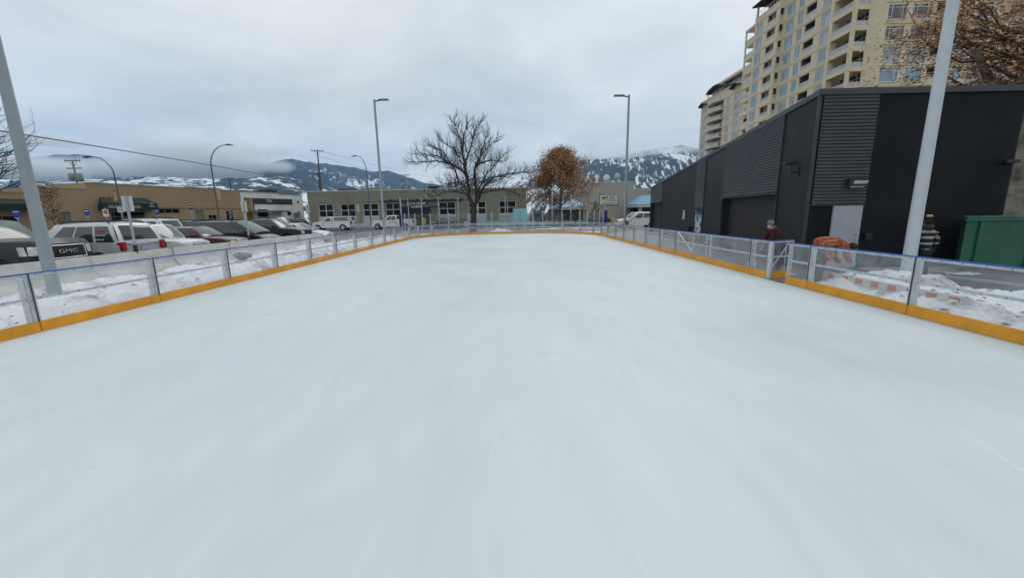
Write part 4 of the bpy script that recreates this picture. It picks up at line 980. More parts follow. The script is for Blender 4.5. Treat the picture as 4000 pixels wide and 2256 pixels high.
def window(par, o, u, a0, a1, z0, z1, style='tower', gm=None, fm=None, d=.08, fw=.09, sill=True):
    f = MB(); fw2 = fw
    wbox(f, o, u, a0, a0+fw2, d-.03, d+.05, z0, z1); wbox(f, o, u, a1-fw2, a1, d-.03, d+.05, z0, z1)
    wbox(f, o, u, a0+fw2, a1-fw2, d-.03, d+.05, z0, z0+fw2); wbox(f, o, u, a0+fw2, a1-fw2, d-.03, d+.05, z1-fw2, z1)
    w_ = a1-a0; h = z1-z0
    if style == 'tower':
        for k in (.22, .78): wbox(f, o, u, a0+w_*k-fw/2, a0+w_*k+fw/2, d-.025, d+.045, z0+fw2, z1-fw2)
        wbox(f, o, u, a0+fw2, a1-fw2, d-.02, d+.04, z1-h*.2-fw/2, z1-h*.2+fw/2)
        for (p, q) in ((0, .22), (.78, 1)): wbox(f, o, u, a0+w_*p+fw2, a0+w_*q-fw2, d-.015, d+.035, z0+h*.2-fw/2, z0+h*.2+fw/2)
    elif style == 'cross':
        wbox(f, o, u, (a0+a1)/2-fw/2, (a0+a1)/2+fw/2, d-.025, d+.045, z0+fw2, z1-fw2); wbox(f, o, u, a0+fw2, a1-fw2, d-.02, d+.04, z0+h*.5-fw/2, z0+h*.5+fw/2)
    elif style == 'triple':
        for k in (1/3, 2/3): wbox(f, o, u, a0+w_*k-fw/2, a0+w_*k+fw/2, d-.025, d+.045, z0+fw2, z1-fw2)
    elif style == 'double':
        wbox(f, o, u, (a0+a1)/2-fw/2, (a0+a1)/2+fw/2, d-.025, d+.045, z0+fw2, z1-fw2); wbox(f, o, u, a0+fw2, a1-fw2, d-.02, d+.04, z1-h*.2-fw/2, z1-h*.2+fw/2)
    if sill: wbox(f, o, u, a0-.08, a1+.08, -.07, d-.031, z0-.09, z0-.003)
    fo = f.build('window', fm or WFRAME, par)
    g = MB(); wbox(g, o, u, a0+.01, a1-.01, d+.052, d+.075, z0+.01, z1-.01); g.build('pane', gm or WINGLASS, fo)
    return fo

# ================================================================ APARTMENT TOWER
STUC = mat('cream_stucco', (.68, .58, .40), .85, col2=(.76, .655, .465), scale=.35, bump=.1, bscale=8, det=8)
STUD = mat('shade_dark_stucco', (.17, .13, .095), .85)  # stucco darkened to brown: shade of the balcony recesses put into the colour
TGL = [mat('tower_glass_pale', (.30, .36, .40), .08, spec=.9, scale=.25, var=.35), mat('tower_glass_blue', (.20, .36, .42), .1, spec=.8, scale=.3, var=.25),
       mat('tower_glass_dark', (.05, .055, .065), .06, spec=.9, scale=.3, var=.6), mat('curtain_grey', (.34, .34, .36), .15, spec=.6, scale=.5, var=.25)]
BGL = mat('balcony_rail_glass', (.40, .42, .42), .15, spec=.8, scale=.6, var=.15)
TILE = mat('dark_red_tile', (.07, .025, .02), .8, scale=3, var=.3); TILEB = mat('brown_pergola', (.04, .022, .018), .7)
ST = 2.9; ZW = 31.35          # storey height; window-head level of a reference storey
tw = empty('apartment_tower', (60, 80, G0), 0, 'cream stucco apartment tower with many balconies rising behind the dark metal building', 'building')
tw.location = (0, 0, 0)
rn = random.Random(11)
X1, X2, XF, YB, YF = 52.4, 53.4, 56.3, 67.3, 66.0
def heads(zmin, zmax):
    k = math.ceil((zmin-ZW)/ST); out = []
    while ZW+k*ST <= zmax: out.append(ZW+k*ST); k += 1
    return out
tb = MB()
U_ = (0, -1)         # walls seen from the rink: run from far (large Y) to near; outward = to the right of u ... (-1, 0)
def outw(o, u): return (u[1], -u[0])
zlo = 14.0
TOPF = 50.0
wins = []; recs = []; 
# section far: x=X1 from Y=94 to 86.1
def section(x, ya, yb, ztop, cols, recess, par, base=0.0):
    """cols: (y0,y1,width style) windows; recess: (y0,y1) open balconies"""
    o = (x, ya); u = (0, -1); L = ya-yb; holes = []
    for (c0, c1, stl) in cols:
        for h in heads(zlo, ztop-.4): holes.append((ya-c1, ya-c0, h-2.05, h)); wins.append((o, u, ya-c1, ya-c0, h-2.05, h, stl, par))
    for (c0, c1) in recess:
        for h in heads(zlo, ztop-.2): holes.append((ya-c1, ya-c0, h-1.78, h+.05)); recs.append((o, u, ya-c1, ya-c0, h, par))
    b = MB(); wall(b, o, u, L, base, ztop, holes, depth=.22)
    return b
# direction u=(0,-1): wpt inward d -> (x + 1*d): u[1]=-1 => x - (-1)*d = x+d  (into the building), good
def addm(dst, src):
    dst.add(src.v, src.f)
TOPM = 52.0
addm(tb, section(X1, 94.2, 86.1, 41.4, [(91.2, 93.5, 'tower')], [(87.0, 89.7)], tw))
addm(tb, section(X2, 86.1, 72.3, TOPM, [(82.9, 85.4, 'tower'), (80.4, 81.9, 'double'), (73.2, 75.7, 'tower')], [(77.2, 79.8)], tw))
# front face, Y=YF, u=(1,0): outward (0,-1)
fh = []; 
FC = [(56.35, 59.2), (60.1, 62.9), (67.2, 68.6), (69.6, 72.0), (74.5, 77.0)]
of = (54.9+1.0, YF); uf = (1, 0)
for (c0, c1) in FC:
    for h in heads(zlo, TOPM-.4): fh.append((c0-of[0], c1-of[0], h-2.05, h)); wins.append((of, uf, c0-of[0], c1-of[0], h-2.05, h, 'tower' if c1-c0 > 2 else 'double', tw))
for (c0, c1) in ((63.5, 65.6), (79, 82)):
    for h in heads(zlo, TOPM-.4): fh.append((c0-of[0], c1-of[0], h-1.78, h+.05)); recs.append((of, uf, c0-of[0], c1-of[0], h, tw))
wall(tb, of, uf, 30, 0, TOPM, fh, depth=.22)
# chamfered corner wall and far sides
dc = Vector((of[0]-54.6, YF-YB)); Lc = dc.length; dc /= Lc
wall(tb, (54.6, YB), (dc.x, dc.y), Lc, 0, TOPM, [])
wall(tb, (X1, YB+2.8), (1, 0), .2, 0, .1, [])
wall(tb, (X2, 72.3), (0, -1), .0001, 0, .1, []) if False else None
# inner wall behind the corner balconies
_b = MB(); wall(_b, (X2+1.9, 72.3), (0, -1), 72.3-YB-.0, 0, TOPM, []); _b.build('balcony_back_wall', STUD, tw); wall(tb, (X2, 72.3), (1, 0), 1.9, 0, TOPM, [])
wall(tb, (X2+.0, 86.1), (1, 0), .001, 0, .1, []) if False else None
# back and left ends
wall(tb, (X1+16, 94.2), (-1, 0), 16, 0, 41.4, [])
tb.build('wall', STUC, tw)
mbx = MB(); mbx.box(X1+4, 85.5, YF+4, 86.0, 0, TOPM-.4).box(X1+4, 85.5, 86.001, 93.5, 0, 41.3); mbx.build('core', STUC, tw)
fb = MB()
# floor bands
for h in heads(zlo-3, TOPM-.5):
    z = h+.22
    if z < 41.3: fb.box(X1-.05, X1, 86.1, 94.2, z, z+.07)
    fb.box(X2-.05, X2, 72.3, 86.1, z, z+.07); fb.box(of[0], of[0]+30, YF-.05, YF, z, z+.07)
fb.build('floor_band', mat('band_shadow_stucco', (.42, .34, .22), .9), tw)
# corner balconies: B (near) between Y 72.3 and YB, and A at the step, plus the open corner stack at the far end
def corner_balc(x0, x1, y0, y1, zt_, par, front=True, pillar=.45, open_far=False):
    for h in heads(zlo, zt_):
        b = MB(); zf = h-ST+.28          # floor level
        b.box(x0, x1, y0, y1, zf-.30, zf)
        b.box(x0-.01, x0+.12, y0, y1, zf, zf+.38)
        if front: b.box(x0+.12, x1, y0-.01, y0+.12, zf, zf+.38)
        if open_far: b.box(x0+.12, x1, y1-.12, y1+.01, zf, zf+.38)
        b.build('balcony', STUC, par)
        r = MB(); zr_ = zf+1.02
        def rail(ax, a0, a1, c):
            n = max(2, int(abs(a1-a0)/1.1))
            for i in range(n+1):
                q = a0+(a1-a0)*i/n
                r.box(*( (q-.025, q+.025, c-.02, c+.02) if ax == 'x' else (c-.02, c+.02, q-.025, q+.025)), zf+.381, zr_)
            r.box(*((a0, a1, c-.03, c+.03) if ax == 'x' else (c-.03, c+.03, a0, a1)), zr_, zr_+.05)
        rail('y', y0+pillar, y1, x0+.06)
        if front: rail('x', x0+pillar, x1-.05, y0+.06)
        if open_far: rail('x', x0+.3, x1-.05, y1-.06)
        r.build('balcony_rail', WFRAME, par)
        g = MB(); g.box(x0+.05, x0+.07, y0+pillar+.03, y1-.03, zf+.40, zr_-.01)
        if front: g.box(x0+pillar+.03, x1-.08, y0+.05, y0+.07, zf+.40, zr_-.01)
        g.build('balcony_glass', BGL, par)
    p = MB(); p.box(x0-.03, x0+pillar-.03, y0-.03, y0+pillar-.03, 0, zt_)
    if open_far: p.box(x0-.03, x0+.25, y1-.25, y1+.03, 0, zt_)
    p.build('pillar', STUC, par)
corner_balc(X1, X2+1.9, YB, 71.6, TOPM, tw)
pb = MB(); pb.box(X1-.03, X2+.0, 71.6, 72.3, 0, TOPM); pb.build('pillar', STUC, tw)
corner_balc(X1-.02, X1+2.4, 94.25, 97.5, 40.6, tw, front=False, pillar=.0, open_far=True)
MB().box(X1-.05, X1+2.4, 94.25, 97.55, 40.3, 40.75).build('balcony', STUC, tw)
_h = []
for h in heads(zlo, 41.0): _h.append((.28, .96, h-1.78, h+.05)); recs.append(((X1, 86.1), (1, 0), .28, .96, h, tw))
_b = MB(); wall(_b, (X1, 86.1), (1, 0), 1.0, 0, 41.4, _h, depth=.22); _b.build('wall', STUC, tw)
# glazed doors behind balcony B
gd = MB(); gf = MB()
for h in heads(zlo, TOPM):
    gd.box(X2+1.86, X2+1.88, YB+.6, 71.9, h-2.3, h-.15)
    for y in (YB+.6, 68.8, 70.2, 71.9): gf.box(X2+1.80, X2+1.86, y-.04, y+.04, h-2.4, h-.1)
    gf.box(X2+1.80, X2+1.86, YB+.6, 71.9, h-.72, h-.64)
gd.build('balcony_doors', TGL[2], tw); gf.build('balcony_door_frames', WFRAME, tw)
# balcony A: recessed behind the step; built as a side opening + a front opening
ba = MB()
cnt = 0
def recess_room(o, u, a0, a1, h, par):
    b = MB(); zf = h-ST+.28; D = 2.7
    # inside box of the recess
    P = lambda a, d, z: wpt(o, u, a, d, z)
    z0, z1 = zf, h+.05
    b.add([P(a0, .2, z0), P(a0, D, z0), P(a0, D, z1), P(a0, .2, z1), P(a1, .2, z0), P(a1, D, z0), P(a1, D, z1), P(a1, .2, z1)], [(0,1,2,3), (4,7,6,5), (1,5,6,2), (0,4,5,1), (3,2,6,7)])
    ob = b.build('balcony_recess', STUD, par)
    f = MB(); n = 3
    for i in range(n+1):
        a = a0+.03+(a1-a0-.06)*i/n; wbox(f, o, u, a-.025, a+.025, .06, .10, h-1.779, h-1.13)
    wbox(f, o, u, a0, a1, .05, .11, h-1.15, h-1.10)
    g = MB(); wbox(g, o, u, a0+.03, a1-.03, .075, .085, h-1.775, h-1.16)
    f.build('balcony_rail', WFRAME, ob); g.build('balcony_glass', BGL, ob)
    if (a1-a0) > 1.5:
        g2 = MB(); wbox(g2, o, u, a0+.3, a0+(a1-a0)*.55, D-.06, D-.02, z0+.05, h-.25); g2.build('balcony_door', TGL[3], ob)
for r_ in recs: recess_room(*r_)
for i, (o, u, a0, a1, z0, z1, stl, par) in enumerate(wins):
    k = int(a0*7) % 5
    g = TGL[[0, 1, 3, 0, 2][(int(a0*3)+int(z0*1.7)) % 5]] if u == (0, -1) else TGL[2 if z0 > 24 else 1]
    window(par, o, u, a0, a1, z0, z1, stl, g, d=.06)
# roof pieces of the tower
b = MB(); b.box(X1-.05, X1+14, 86.12, 94.2, 41.4, 41.55); b.box(X2-.6, 86, YF-.6, 86.4, TOPM, TOPM+.35); b.build('roof_slab', STUC, tw)
b = MB()
b.box(X1-.3, X1+5, 86.15, 94.3, 43.95, 44.1)
for k in range(16): b.bar((X1-1.0, 86.5+k*.5, 43.75), (X1+3.5, 86.5+k*.5, 44.25), .14, .28)
b.build('pergola', TILEB, tw)
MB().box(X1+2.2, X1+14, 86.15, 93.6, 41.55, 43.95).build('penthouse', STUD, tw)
b = MB(); b.box(X1+.02, X1+.07, 86.3, 94.1, 42.3, 42.36)
for k in range(9): b.box(X1+.02, X1+.07, 86.3+k*.97, 86.35+k*.97, 41.55, 42.299)
b.build('terrace_rail', WFRAME, tw)
for y in (86.3, 93.9): MB().box(X1+.1, X1+.4, y-.15, y+.15, 41.55, 43.95).build('pillar', STUC, tw)

# ---- far wing
wg = empty('apartment_wing', (0, 0, 0), 0, 'lower cream apartment wing with curved balconies and arched canopies, left end of the tower', 'building')
XW = 69.8; ZR = 43.9
wins = []; recs = []
b = MB(); addm(b, section(XW, 156.2, 105, 40.2, [(151.4, 154.8, 'tower'), (135.8, 137.9, 'double'), (130.0, 133.5, 'tower'), (119.5, 122.5, 'tower'), (111, 114, 'tower')], [(124, 127.5), (115.5, 118.5)], wg))
wall(b, (XW+16, 156.2), (-1, 0), 16, 0, 40.2, [])
b.box(XW+2.2, XW+16, 108, 152, 30, ZR-.6); b.build('wall', STUC, wg)
b = MB(); b.box(XW+.6, XW+17, 106, 153.5, ZR-.6, ZR); b.box(XW-.2, XW+17, 105, 156.4, 40.2, 40.5); b.box(XW+1.0, XW+17, 110, 148, ZR, ZR+.4); b.build('roof_slab', STUC, wg)
fb = MB()
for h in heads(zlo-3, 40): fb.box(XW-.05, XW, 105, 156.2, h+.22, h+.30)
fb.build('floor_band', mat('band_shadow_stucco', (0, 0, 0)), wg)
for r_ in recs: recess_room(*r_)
for i, (o, u, a0, a1, z0, z1, stl, par) in enumerate(wins): window(par, o, u, a0, a1, z0, z1, stl, TGL[[0, 1, 0, 3][(int(z0)+i) % 4]], d=.06)
# curved projecting balconies, Y 139.5..149.5
for h in heads(zlo, 41.5):
    zf = h-ST+.28; n = 10
    out_ = [(XW-.0, 149.5)] + [(XW-.5-1.5*math.sin(math.pi*(.12+.76*k/n)), 149.3-9.6*k/n) for k in range(n+1)] + [(XW-.0, 139.5)]
    MB().prism(out_, 'z', zf-.28, zf).build('balcony', STUC, wg)
    p2 = out_[1:-1]; b = MB(); r = MB(); g = MB()
    for a_, c_ in zip(p2[:-1], p2[1:]):
        b.bar((a_[0], a_[1], zf+.18), (c_[0], c_[1], zf+.18), .1, .36); r.bar((a_[0], a_[1], zf+1.0), (c_[0], c_[1], zf+1.0), .06, .06)
        g.bar((a_[0], a_[1], zf+.68), (c_[0], c_[1], zf+.68), .02, .56)
    for a_ in p2: r.box(a_[0]-.03, a_[0]+.03, a_[1]-.03, a_[1]+.03, zf+.37, zf+.98)
    b.build('balcony_parapet', STUC, wg); ro = r.build('balcony_rail', WFRAME, wg); g.build('balcony_glass', BGL, ro)
dk = MB(); dkf = MB()
for h in heads(zlo, 40):
    dk.box(XW-.04, XW-.01, 140.2, 145.8, h-2.45, h-.1); wbox(dkf, (XW, 156.2), (0, -1), 156.2-149, 156.2-146.6, -.05, -.005, h-2.0, h-.05)
dk.build('balcony_doors', TGL[2], wg); dkf.build('bay_window', TGL[0], wg)
# arched canopies on the top storey
for (ya, yb_, z, rise) in ((139.2, 150.2, 41.7, 1.3), (129.3, 134.4, 38.9, 1.0), (150.9, 155.6, 38.6, 1.0)):
    b = MB(); n = 14; pts_ = []
    for k in range(n+1):
        t_ = k/n; pts_.append((ya+(yb_-ya)*t_, z+rise*math.sin(math.pi*t_)**.8))
    for (p, q) in zip(pts_[:-1], pts_[1:]):
        b.add([(XW-1.5, p[0], p[1]), (XW+.6, p[0], p[1]), (XW+.6, q[0], q[1]), (XW-1.5, q[0], q[1]), (XW-1.5, p[0], p[1]-.22), (XW+.6, p[0], p[1]-.22), (XW+.6, q[0], q[1]-.22), (XW-1.5, q[0], q[1]-.22)],
              [(0,1,2,3), (7,6,5,4), (0,4,5,1), (3,2,6,7), (0,3,7,4)])
    b.build('arched_canopy', TILEB, wg)
b = MB().box(XW+1.8, XW+2.18, 106, 152, 40.5, ZR-.6); b.build('penthouse_glazing', TGL[2], wg)
b = MB()
for y in (150, 153.3): b.box(XW+.8, XW+1.1, y-.15, y+.15, 40.5, ZR-.6)
b.build('pillar', STUC, wg)

# ================================================================ STREET BUILDINGS ON THE LEFT
SD = (.316, .9488); SP = (-38.47, 73.05)
def so(a): return (SP[0]+SD[0]*a, SP[1]+SD[1]*a)
TAN = mat('tan_stucco', (.33, .235, .135), .9, col2=(.38, .275, .165), scale=.3, bump=.25, bscale=25, det=9)
TAND = mat('tan_brick_base', (.20, .145, .085), .9, scale=1.5, bump=.3, bscale=18)
GREEN = mat('dark_green_canvas', (.010, .024, .018), .8, var=.3)
SNOWCAP = mat('roof_snow', (.74, .76, .78), .8)
# u direction along the facade so that outward (right of u) faces the rink: from near to far end = SD -> outward = (SD.y, -SD.x)
def street(name, a0, a1, ztops, label, m, holes, depth=14):
    """ztops: list of (a, z) steps"""
    e = empty(name, (0, 0, 0), 0, label, 'building'); b = MB()
    for i, (aa, z) in enumerate(ztops):
        ab = ztops[i+1][0] if i+1 < len(ztops) else a1
        o = so(aa); hs = [(h[0]-aa, h[1]-aa, h[2], h[3]) for h in holes if aa <= h[0] and h[1] <= ab]
        wall(b, o, SD, ab-aa, G0, z, hs, depth=.3)
        q = [wpt(o, SD, 0, 0, z), wpt(o, SD, ab-aa, 0, z), wpt(o, SD, ab-aa, depth, z), wpt(o, SD, 0, depth, z)]
        b.add([(p[0], p[1], p[2]-.003) for p in q], [(0, 1, 2, 3)])
        for aq in (0, ab-aa): b.add([wpt(o, SD, aq, 0, G0), wpt(o, SD, aq, depth, G0), wpt(o, SD, aq, depth, z), wpt(o, SD, aq, 0, z)], [(0, 1, 2, 3)])
    b.build('wall', m, e)
    c = MB()
    for i, (aa, z) in enumerate(ztops):
        ab = ztops[i+1][0] if i+1 < len(ztops) else a1
        wbox(c, so(aa), SD, -.03, ab-aa+.03, -.06, .25, z-.0, z+.10)
    c.build('roof_edge', mat('pale_roof_edge', (.38, .35, .30), .6), e)
    return e
holes = [(-31.9, -31.1, G0, 2.85), (-29.6, -28.9, G0, 2.85), (-22.8, -20.2, 2.66, 3.25), (-18.3, -17.2, G0, 3.1), (-16.6, -15.4, G0, 2.4), (-14.0, -12.9, G0, 3.0), (-27.6, -24.2, G0, 2.9), (-37.0, -35.0, G0, 2.5)]
tn = street('tan_building', -60, -11.45, [(-60, 4.8), (-33.4, 5.35), (-29.3, 6.05), (-22.9, 6.02), (-17, 5.98)], 'long low tan stucco building with dark green awnings across the car park', TAN, holes)
for k, (a0, a1, z0, z1) in enumerate(holes):
    st = 'triple' if k == 2 else 'double'
    window(tn, so(a0), SD, 0.0, a1-a0, max(z0, G0+.02), z1, st, WINGLASS if k in (2, 4, 5, 6, 7) else mat('frosted_glass', (.20, .24, .22), .3), mat('tan_frame', (.30, .25, .19), .6), d=.14, fw=.05, sill=False)
b = MB(); wbox(b, so(-23.5), SD, 0, 12.05, -.03, -.001, 3.28, 3.34); b.build('wall_band', mat('dark_band', (.08, .06, .04), .8), tn)
b = MB(); wbox(b, so(-17.6), SD, 0, 4.2, 2, 5, 6.0, 6.35); b.build('roof_hatch', mat('brown_metal', (.10, .06, .045), .7), tn)
def awning(par, a0, a1, z0, z1, zt_, dep, name='awning'):
    o = so(a0); L = a1-a0; s_ = .45
    P = [wpt(o, SD, 0, 0, z0), wpt(o, SD, L, 0, z0), wpt(o, SD, L, -dep, z0), wpt(o, SD, 0, -dep, z0), wpt(o, SD, 0, -dep, z1), wpt(o, SD, L, -dep, z1), wpt(o, SD, L-s_, 0, zt_), wpt(o, SD, s_, 0, zt_)]
    b = MB(); b.add(P, [(0,3,2,1), (3,4,5,2), (4,7,6,5), (0,7,4,3), (1,2,5,6), (0,1,6,7)]); b.add([], [])
    return b.build(name, GREEN, par)
aw = awning(tn, -28.75, -23.4, 3.12, 3.85, 4.55, 1.2); awning(tn, -46, -33.8, 3.1, 3.65, 4.15, 1.4)
rzS = math.atan2(SD[1], SD[0])
lw = mat('awning_white_letters', (.72, .72, .70), .6)
p = wpt(so(-26.35), SD, 0, -1.225, 3.42); text('awning_lettering', 'GILCHRIST & CO.', lw, .46, wpt(so(-26.75), SD, 0, -1.225, 3.42), (R(90), 0, rzS), aw, .008, sx=.9)
p = wpt(so(-23.62), SD, 0, -.6, 3.85)
for q, (tx, zz) in enumerate((('LAW', 3.80), ('OFFICES', 3.52))):
    p = wpt(so(-23.38), SD, 0, -.62, zz); text('awning_small_lettering', tx, lw, .24, wpt(so(-24.0), SD, 0, -1.225, zz-.02), (R(90), 0, rzS), aw, .008, sx=.7)
wh = street('white_building', -11.4, .3, [(-11.4, 5.85), (-4.6, 5.68)], 'low white building with a long dark sign panel and timber-clad recess beside the tan building', mat('white_stucco', (.70, .70, .68), .8, scale=.5, bump=.1),
    [(-11.0, -9.6, G0, 5.0), (-3.3, -2.4, 2.2, 2.8), (-.95, -.5, 4.3, 4.72), (-8.9, -7.0, 2.0, 3.22), (-6.3, -4.5, 1.8, 3.15), (-2.0, -.4, G0, 2.6)])
b = MB(); wbox(b, so(-11.0), SD, .02, 1.38, .25, .29, 0, 4.98)
for k in range(4): wbox(b, so(-11.0), SD, .1, 1.3, .18, .249, 1.2+k*1.0, 1.26+k*1.0)
wbox(b, so(-11.0), SD, .65, .73, .17, .179, .4, 4.9); b.build('timber_cladding', mat('honey_timber', (.38, .20, .08), .7, scale=2, var=.3, stretch=(1, 1, 6)), wh)
b = MB(); wbox(b, so(-9.5), SD, .12, 7.5, -.06, -.001, 4.05, 4.98); sp_ = b.build('sign_panel', mat('charcoal_panel', (.03, .031, .035), .6), wh)
b = MB(); wbox(b, so(-9.5), SD, -.1, .11, -.1, -.001, 2.9, 5.0); b.build('red_brown_post', mat('red_brown', (.13, .03, .025), .7), wh)
p = wpt(so(-6.6), SD, 0, -.08, 4.56); text('sign_lettering', 'TPA', mat('pale_blue_letter', (.55, .70, .78), .5), .62, p, (R(90), 0, rzS), sp_, .01)
b = MB(); wbox(b, so(-11.2), SD, 0, 6.8, -1.8, -.001, 2.75, 3.02); b.build('entrance_canopy', mat('canopy_grey', (.16, .15, .14), .6), wh)
for (a0, a1, z0, z1) in ((-3.3, -2.4, 2.2, 2.8), (-8.9, -7.0, 2.0, 3.22), (-6.3, -4.5, 1.8, 3.15), (-.95, -.5, 4.3, 4.72)): window(wh, so(a0), SD, 0, a1-a0, z0, z1, 'none', WINGLASS, DARKTRIM, d=.14, fw=.04, sill=False)
b = MB(); wbox(b, so(-2.0), SD, .02, 1.58, .1, .2, 0, 2.58); b.build('shopfront', mat('blue_shopfront', (.07, .25, .38), .4, col2=(.35, .10, .06), scale=1.2), wh)
b = MB(); wbox(b, so(-6.0), SD, 0, 1.75, .6, 2.6, 5.6, 6.55); b.build('chimney', mat('brown_brick', (.09, .045, .035), .9, bump=.3), wh)
b = MB(); wbox(b, so(-11.4), SD, .3, 6.8, .3, 3, 5.98, 6.12); b.build('roof_upstand', BLACK, wh)

# ================================================================ GREY BUILDING ACROSS THE STREET
OLV = mat('olive_grey_stucco', (.205, .20, .155), .9, col2=(.245, .238, .185), scale=.35, bump=.25, bscale=22, det=9)
PALEB = mat('pale_blue_base', (.40, .45, .49), .75, scale=.8, bump=.1)
gb = empty('grey_building', (0, 0, 0), 0, 'low olive-grey commercial building with large dark windows facing the rink across the street', 'building')
oG = (-33.7, 66.0); uG = (1, 0); LG = 35.75
gw = [(-32.07, -29.64), (-28.42, -26.0), (-24.72, -22.2), (-21.03, -18.6), (-12.26, -9.55), (-7.4, -4.6), (-2.39, .33)]
hs = [(a-oG[0], c-oG[0], 1.78, 3.86) for a, c in gw] + [(1.0+16.9-.0-.4, 19.6, G0+.05, 3.3)]
b = MB(); wall(b, oG, uG, LG, G0, 5.85, hs, depth=.25)
b.add([(oG[0], 66, 5.82), (oG[0]+LG, 66, 5.82), (oG[0]+LG, 84, 5.82), (oG[0], 84, 5.82)], [(0, 1, 2, 3)])
for x in (oG[0], oG[0]+LG): b.add([(x, 66, G0), (x, 84, G0), (x, 84, 5.85), (x, 66, 5.85)], [(0, 1, 2, 3)])
b.build('wall', OLV, gb)
for a, c in gw: window(gb, oG, uG, a-oG[0], c-oG[0], 1.78, 3.86, 'cross', WINGLASS, d=.1, fw=.09)
for a, c in gw:
    b = MB()
    for (p, q, z0, z1) in ((a-.32, a-.1, .75, 4.12), (c+.1, c+.32, .75, 4.12), (a-.32, c+.32, 4.121, 4.26)): wbox(b, oG, uG, p-oG[0], q-oG[0], -.07, -.001, z0, z1)
    b.build('window_surround', mat('olive_trim', (.26, .255, .20), .85), gb)
b = MB(); wbox(b, oG, uG, .3, 16.6, -.09, -.002, G0+.1, .66); wbox(b, oG, uG, 20.2, LG, -.09, -.002, G0+.1, .66)
for a, c in gw: wbox(b, oG, uG, a-oG[0]-.08, c-oG[0]+.08, -.05, -.003, .661, 1.68)
b.build('base', PALEB, gb)
b = MB(); wbox(b, oG, uG, -.05, LG+.05, -.08, .3, 5.85, 5.97); wbox(b, oG, uG, 19.4, 19.5, -.02, -.001, 4.3, 5.84); b.build('parapet_cap', mat('snowy_parapet', (.55, .56, .55), .7), gb)
b = MB()      # dark steel canopy over the entrance with projecting fins
wbox(b, oG, uG, 12.1, 25.4, -1.25, -1.15, 4.0, 4.22); wbox(b, oG, uG, 12.1, 25.4, -.10, -.0, 4.0, 4.22)
for k in range(10): wbox(b, oG, uG, 12.4+k*1.42, 12.52+k*1.42, -1.6, -.0, 4.22, 4.36)
b.build('steel_canopy', BLACK, gb)
b = MB(); wbox(b, oG, uG, 15.1, 20.0, -.14, -.002, G0+.02, 3.0); ent = b.build('entrance_glazing', mat('entrance_dark_glass', (.012, .014, .015), .08, spec=.25, scale=.5, var=.8), gb)
b = MB()
for x in (15.1, 16.6, 18.2, 19.3, 20.0): wbox(b, oG, uG, x-.04, x+.04, -.17, -.141, G0+.02, 3.0)
b.build('door_frames', BLACK, ent)
b = MB(); wbox(b, oG, uG, 15.0, 23.4, -1.7, -1.15, 2.98, 3.2); b.build('canopy_lower', BLACK, gb)
b = MB(); wbox(b, oG, uG, 16.3, 20.0, -1.78, -1.72, 3.30, 3.99); sb_ = b.build('sign_panel', BLACK, gb)
text('sign_lettering', 'ELLCAR CENTER', lw, .52, (oG[0]+18.15, 64.20, 3.62), (R(90), 0, 0), sb_, .008, sx=.82)
text('sign_lettering', '108 MARTIN', lw, .40, (oG[0]+18.15, 64.27, 3.10), (R(90), 0, 0), sb_, .008, sx=.85)
b = MB(); wbox(b, oG, uG, 18.6, 19.2, -.4, -.18, .3, 1.4); b.build('newspaper_box', mat('yellow_box', (.6, .42, .02), .5), gb)
for i, (x0, x1, z, m_, nm) in enumerate(((-29.9, -27.4, 6.5, mat('brown_metal', (0,0,0)), 'roof_unit'), (-25.5, -22.2, 6.55, OLV, 'roof_unit'), (-27.3, -25.6, 6.3, DARKTRIM, 'roof_unit'), (-14.6, -13.0, 6.55, DARKTRIM, 'roof_unit'))):
    MB().box(x0, x1, 69, 71.5, 5.82, z).build(nm, m_, gb, bevel=.03)

# ================================================================ BEIGE BUILDING, BLUE ROOFS (far right)
BG = mat('beige_render', (.36, .33, .285), .9, col2=(.40, .37, .32), scale=.3, bump=.1)
bb = empty('beige_building', (0, 0, 0), 0, 'large windowless beige building with stepped parapet and a signboard, far beyond the conifer', 'building')
b = MB(); b.box(17.0, 27.1, 92, 120, G0, 8.2); b.box(27.1, 60, 92.05, 120, G0, 6.7); b.box(10.5, 16.999, 92.4, 120, G0, 6.3); b.build('wall', BG, bb)
b = MB(); b.box(16.9, 27.2, 91.9, 92.4, 8.2, 8.36); b.box(27.2, 60, 91.95, 92.4, 6.7, 6.84); b.box(10.4, 16.9, 92.3, 92.8, 6.3, 6.44); b.build('parapet_cap', mat('pale_cap', (.62, .62, .60), .6), bb)
sgn = MB().box(19.4, 23.55, 91.86, 91.97, 3.25, 5.6).build('sign_board', mat('sign_green', (.05, .09, .05), .6), bb)
MB().box(19.5, 23.45, 91.82, 91.859, 3.35, 5.5).build('sign_face', mat('sign_cream', (.58, .60, .50), .6), sgn)
b = MB()
for k, wd_ in enumerate((1.5, 1.2, 1.5, 1.7)): b.box(21.5, 21.5+wd_, 91.80, 91.819, 5.15-k*.32, 5.27-k*.32)
b.box(19.9, 23.0, 91.80, 91.819, 3.75, 3.82); b.box(20.3, 22.8, 91.80, 91.819, 3.5, 3.58); b.build('sign_lettering', mat('sign_green', (0,0,0)), sgn)
b = MB(); b.prism([(19.9, 4.75), (21.2, 4.75), (21.2, 5.3), (20.6, 5.15), (19.9, 5.0)], 'y', 91.80, 91.819); b.build('sign_logo', mat('sign_logo_dark', (.03, .03, .02), .6), sgn)
MB().box(19.9, 21.2, 91.80, 91.819, 4.35, 4.72).build('sign_logo', mat('sign_logo_yellow', (.55, .42, .03), .6), sgn)
BR = mat('blue_metal_roof', (.13, .33, .48), .45, col2=(.17, .38, .53), scale=1.0)
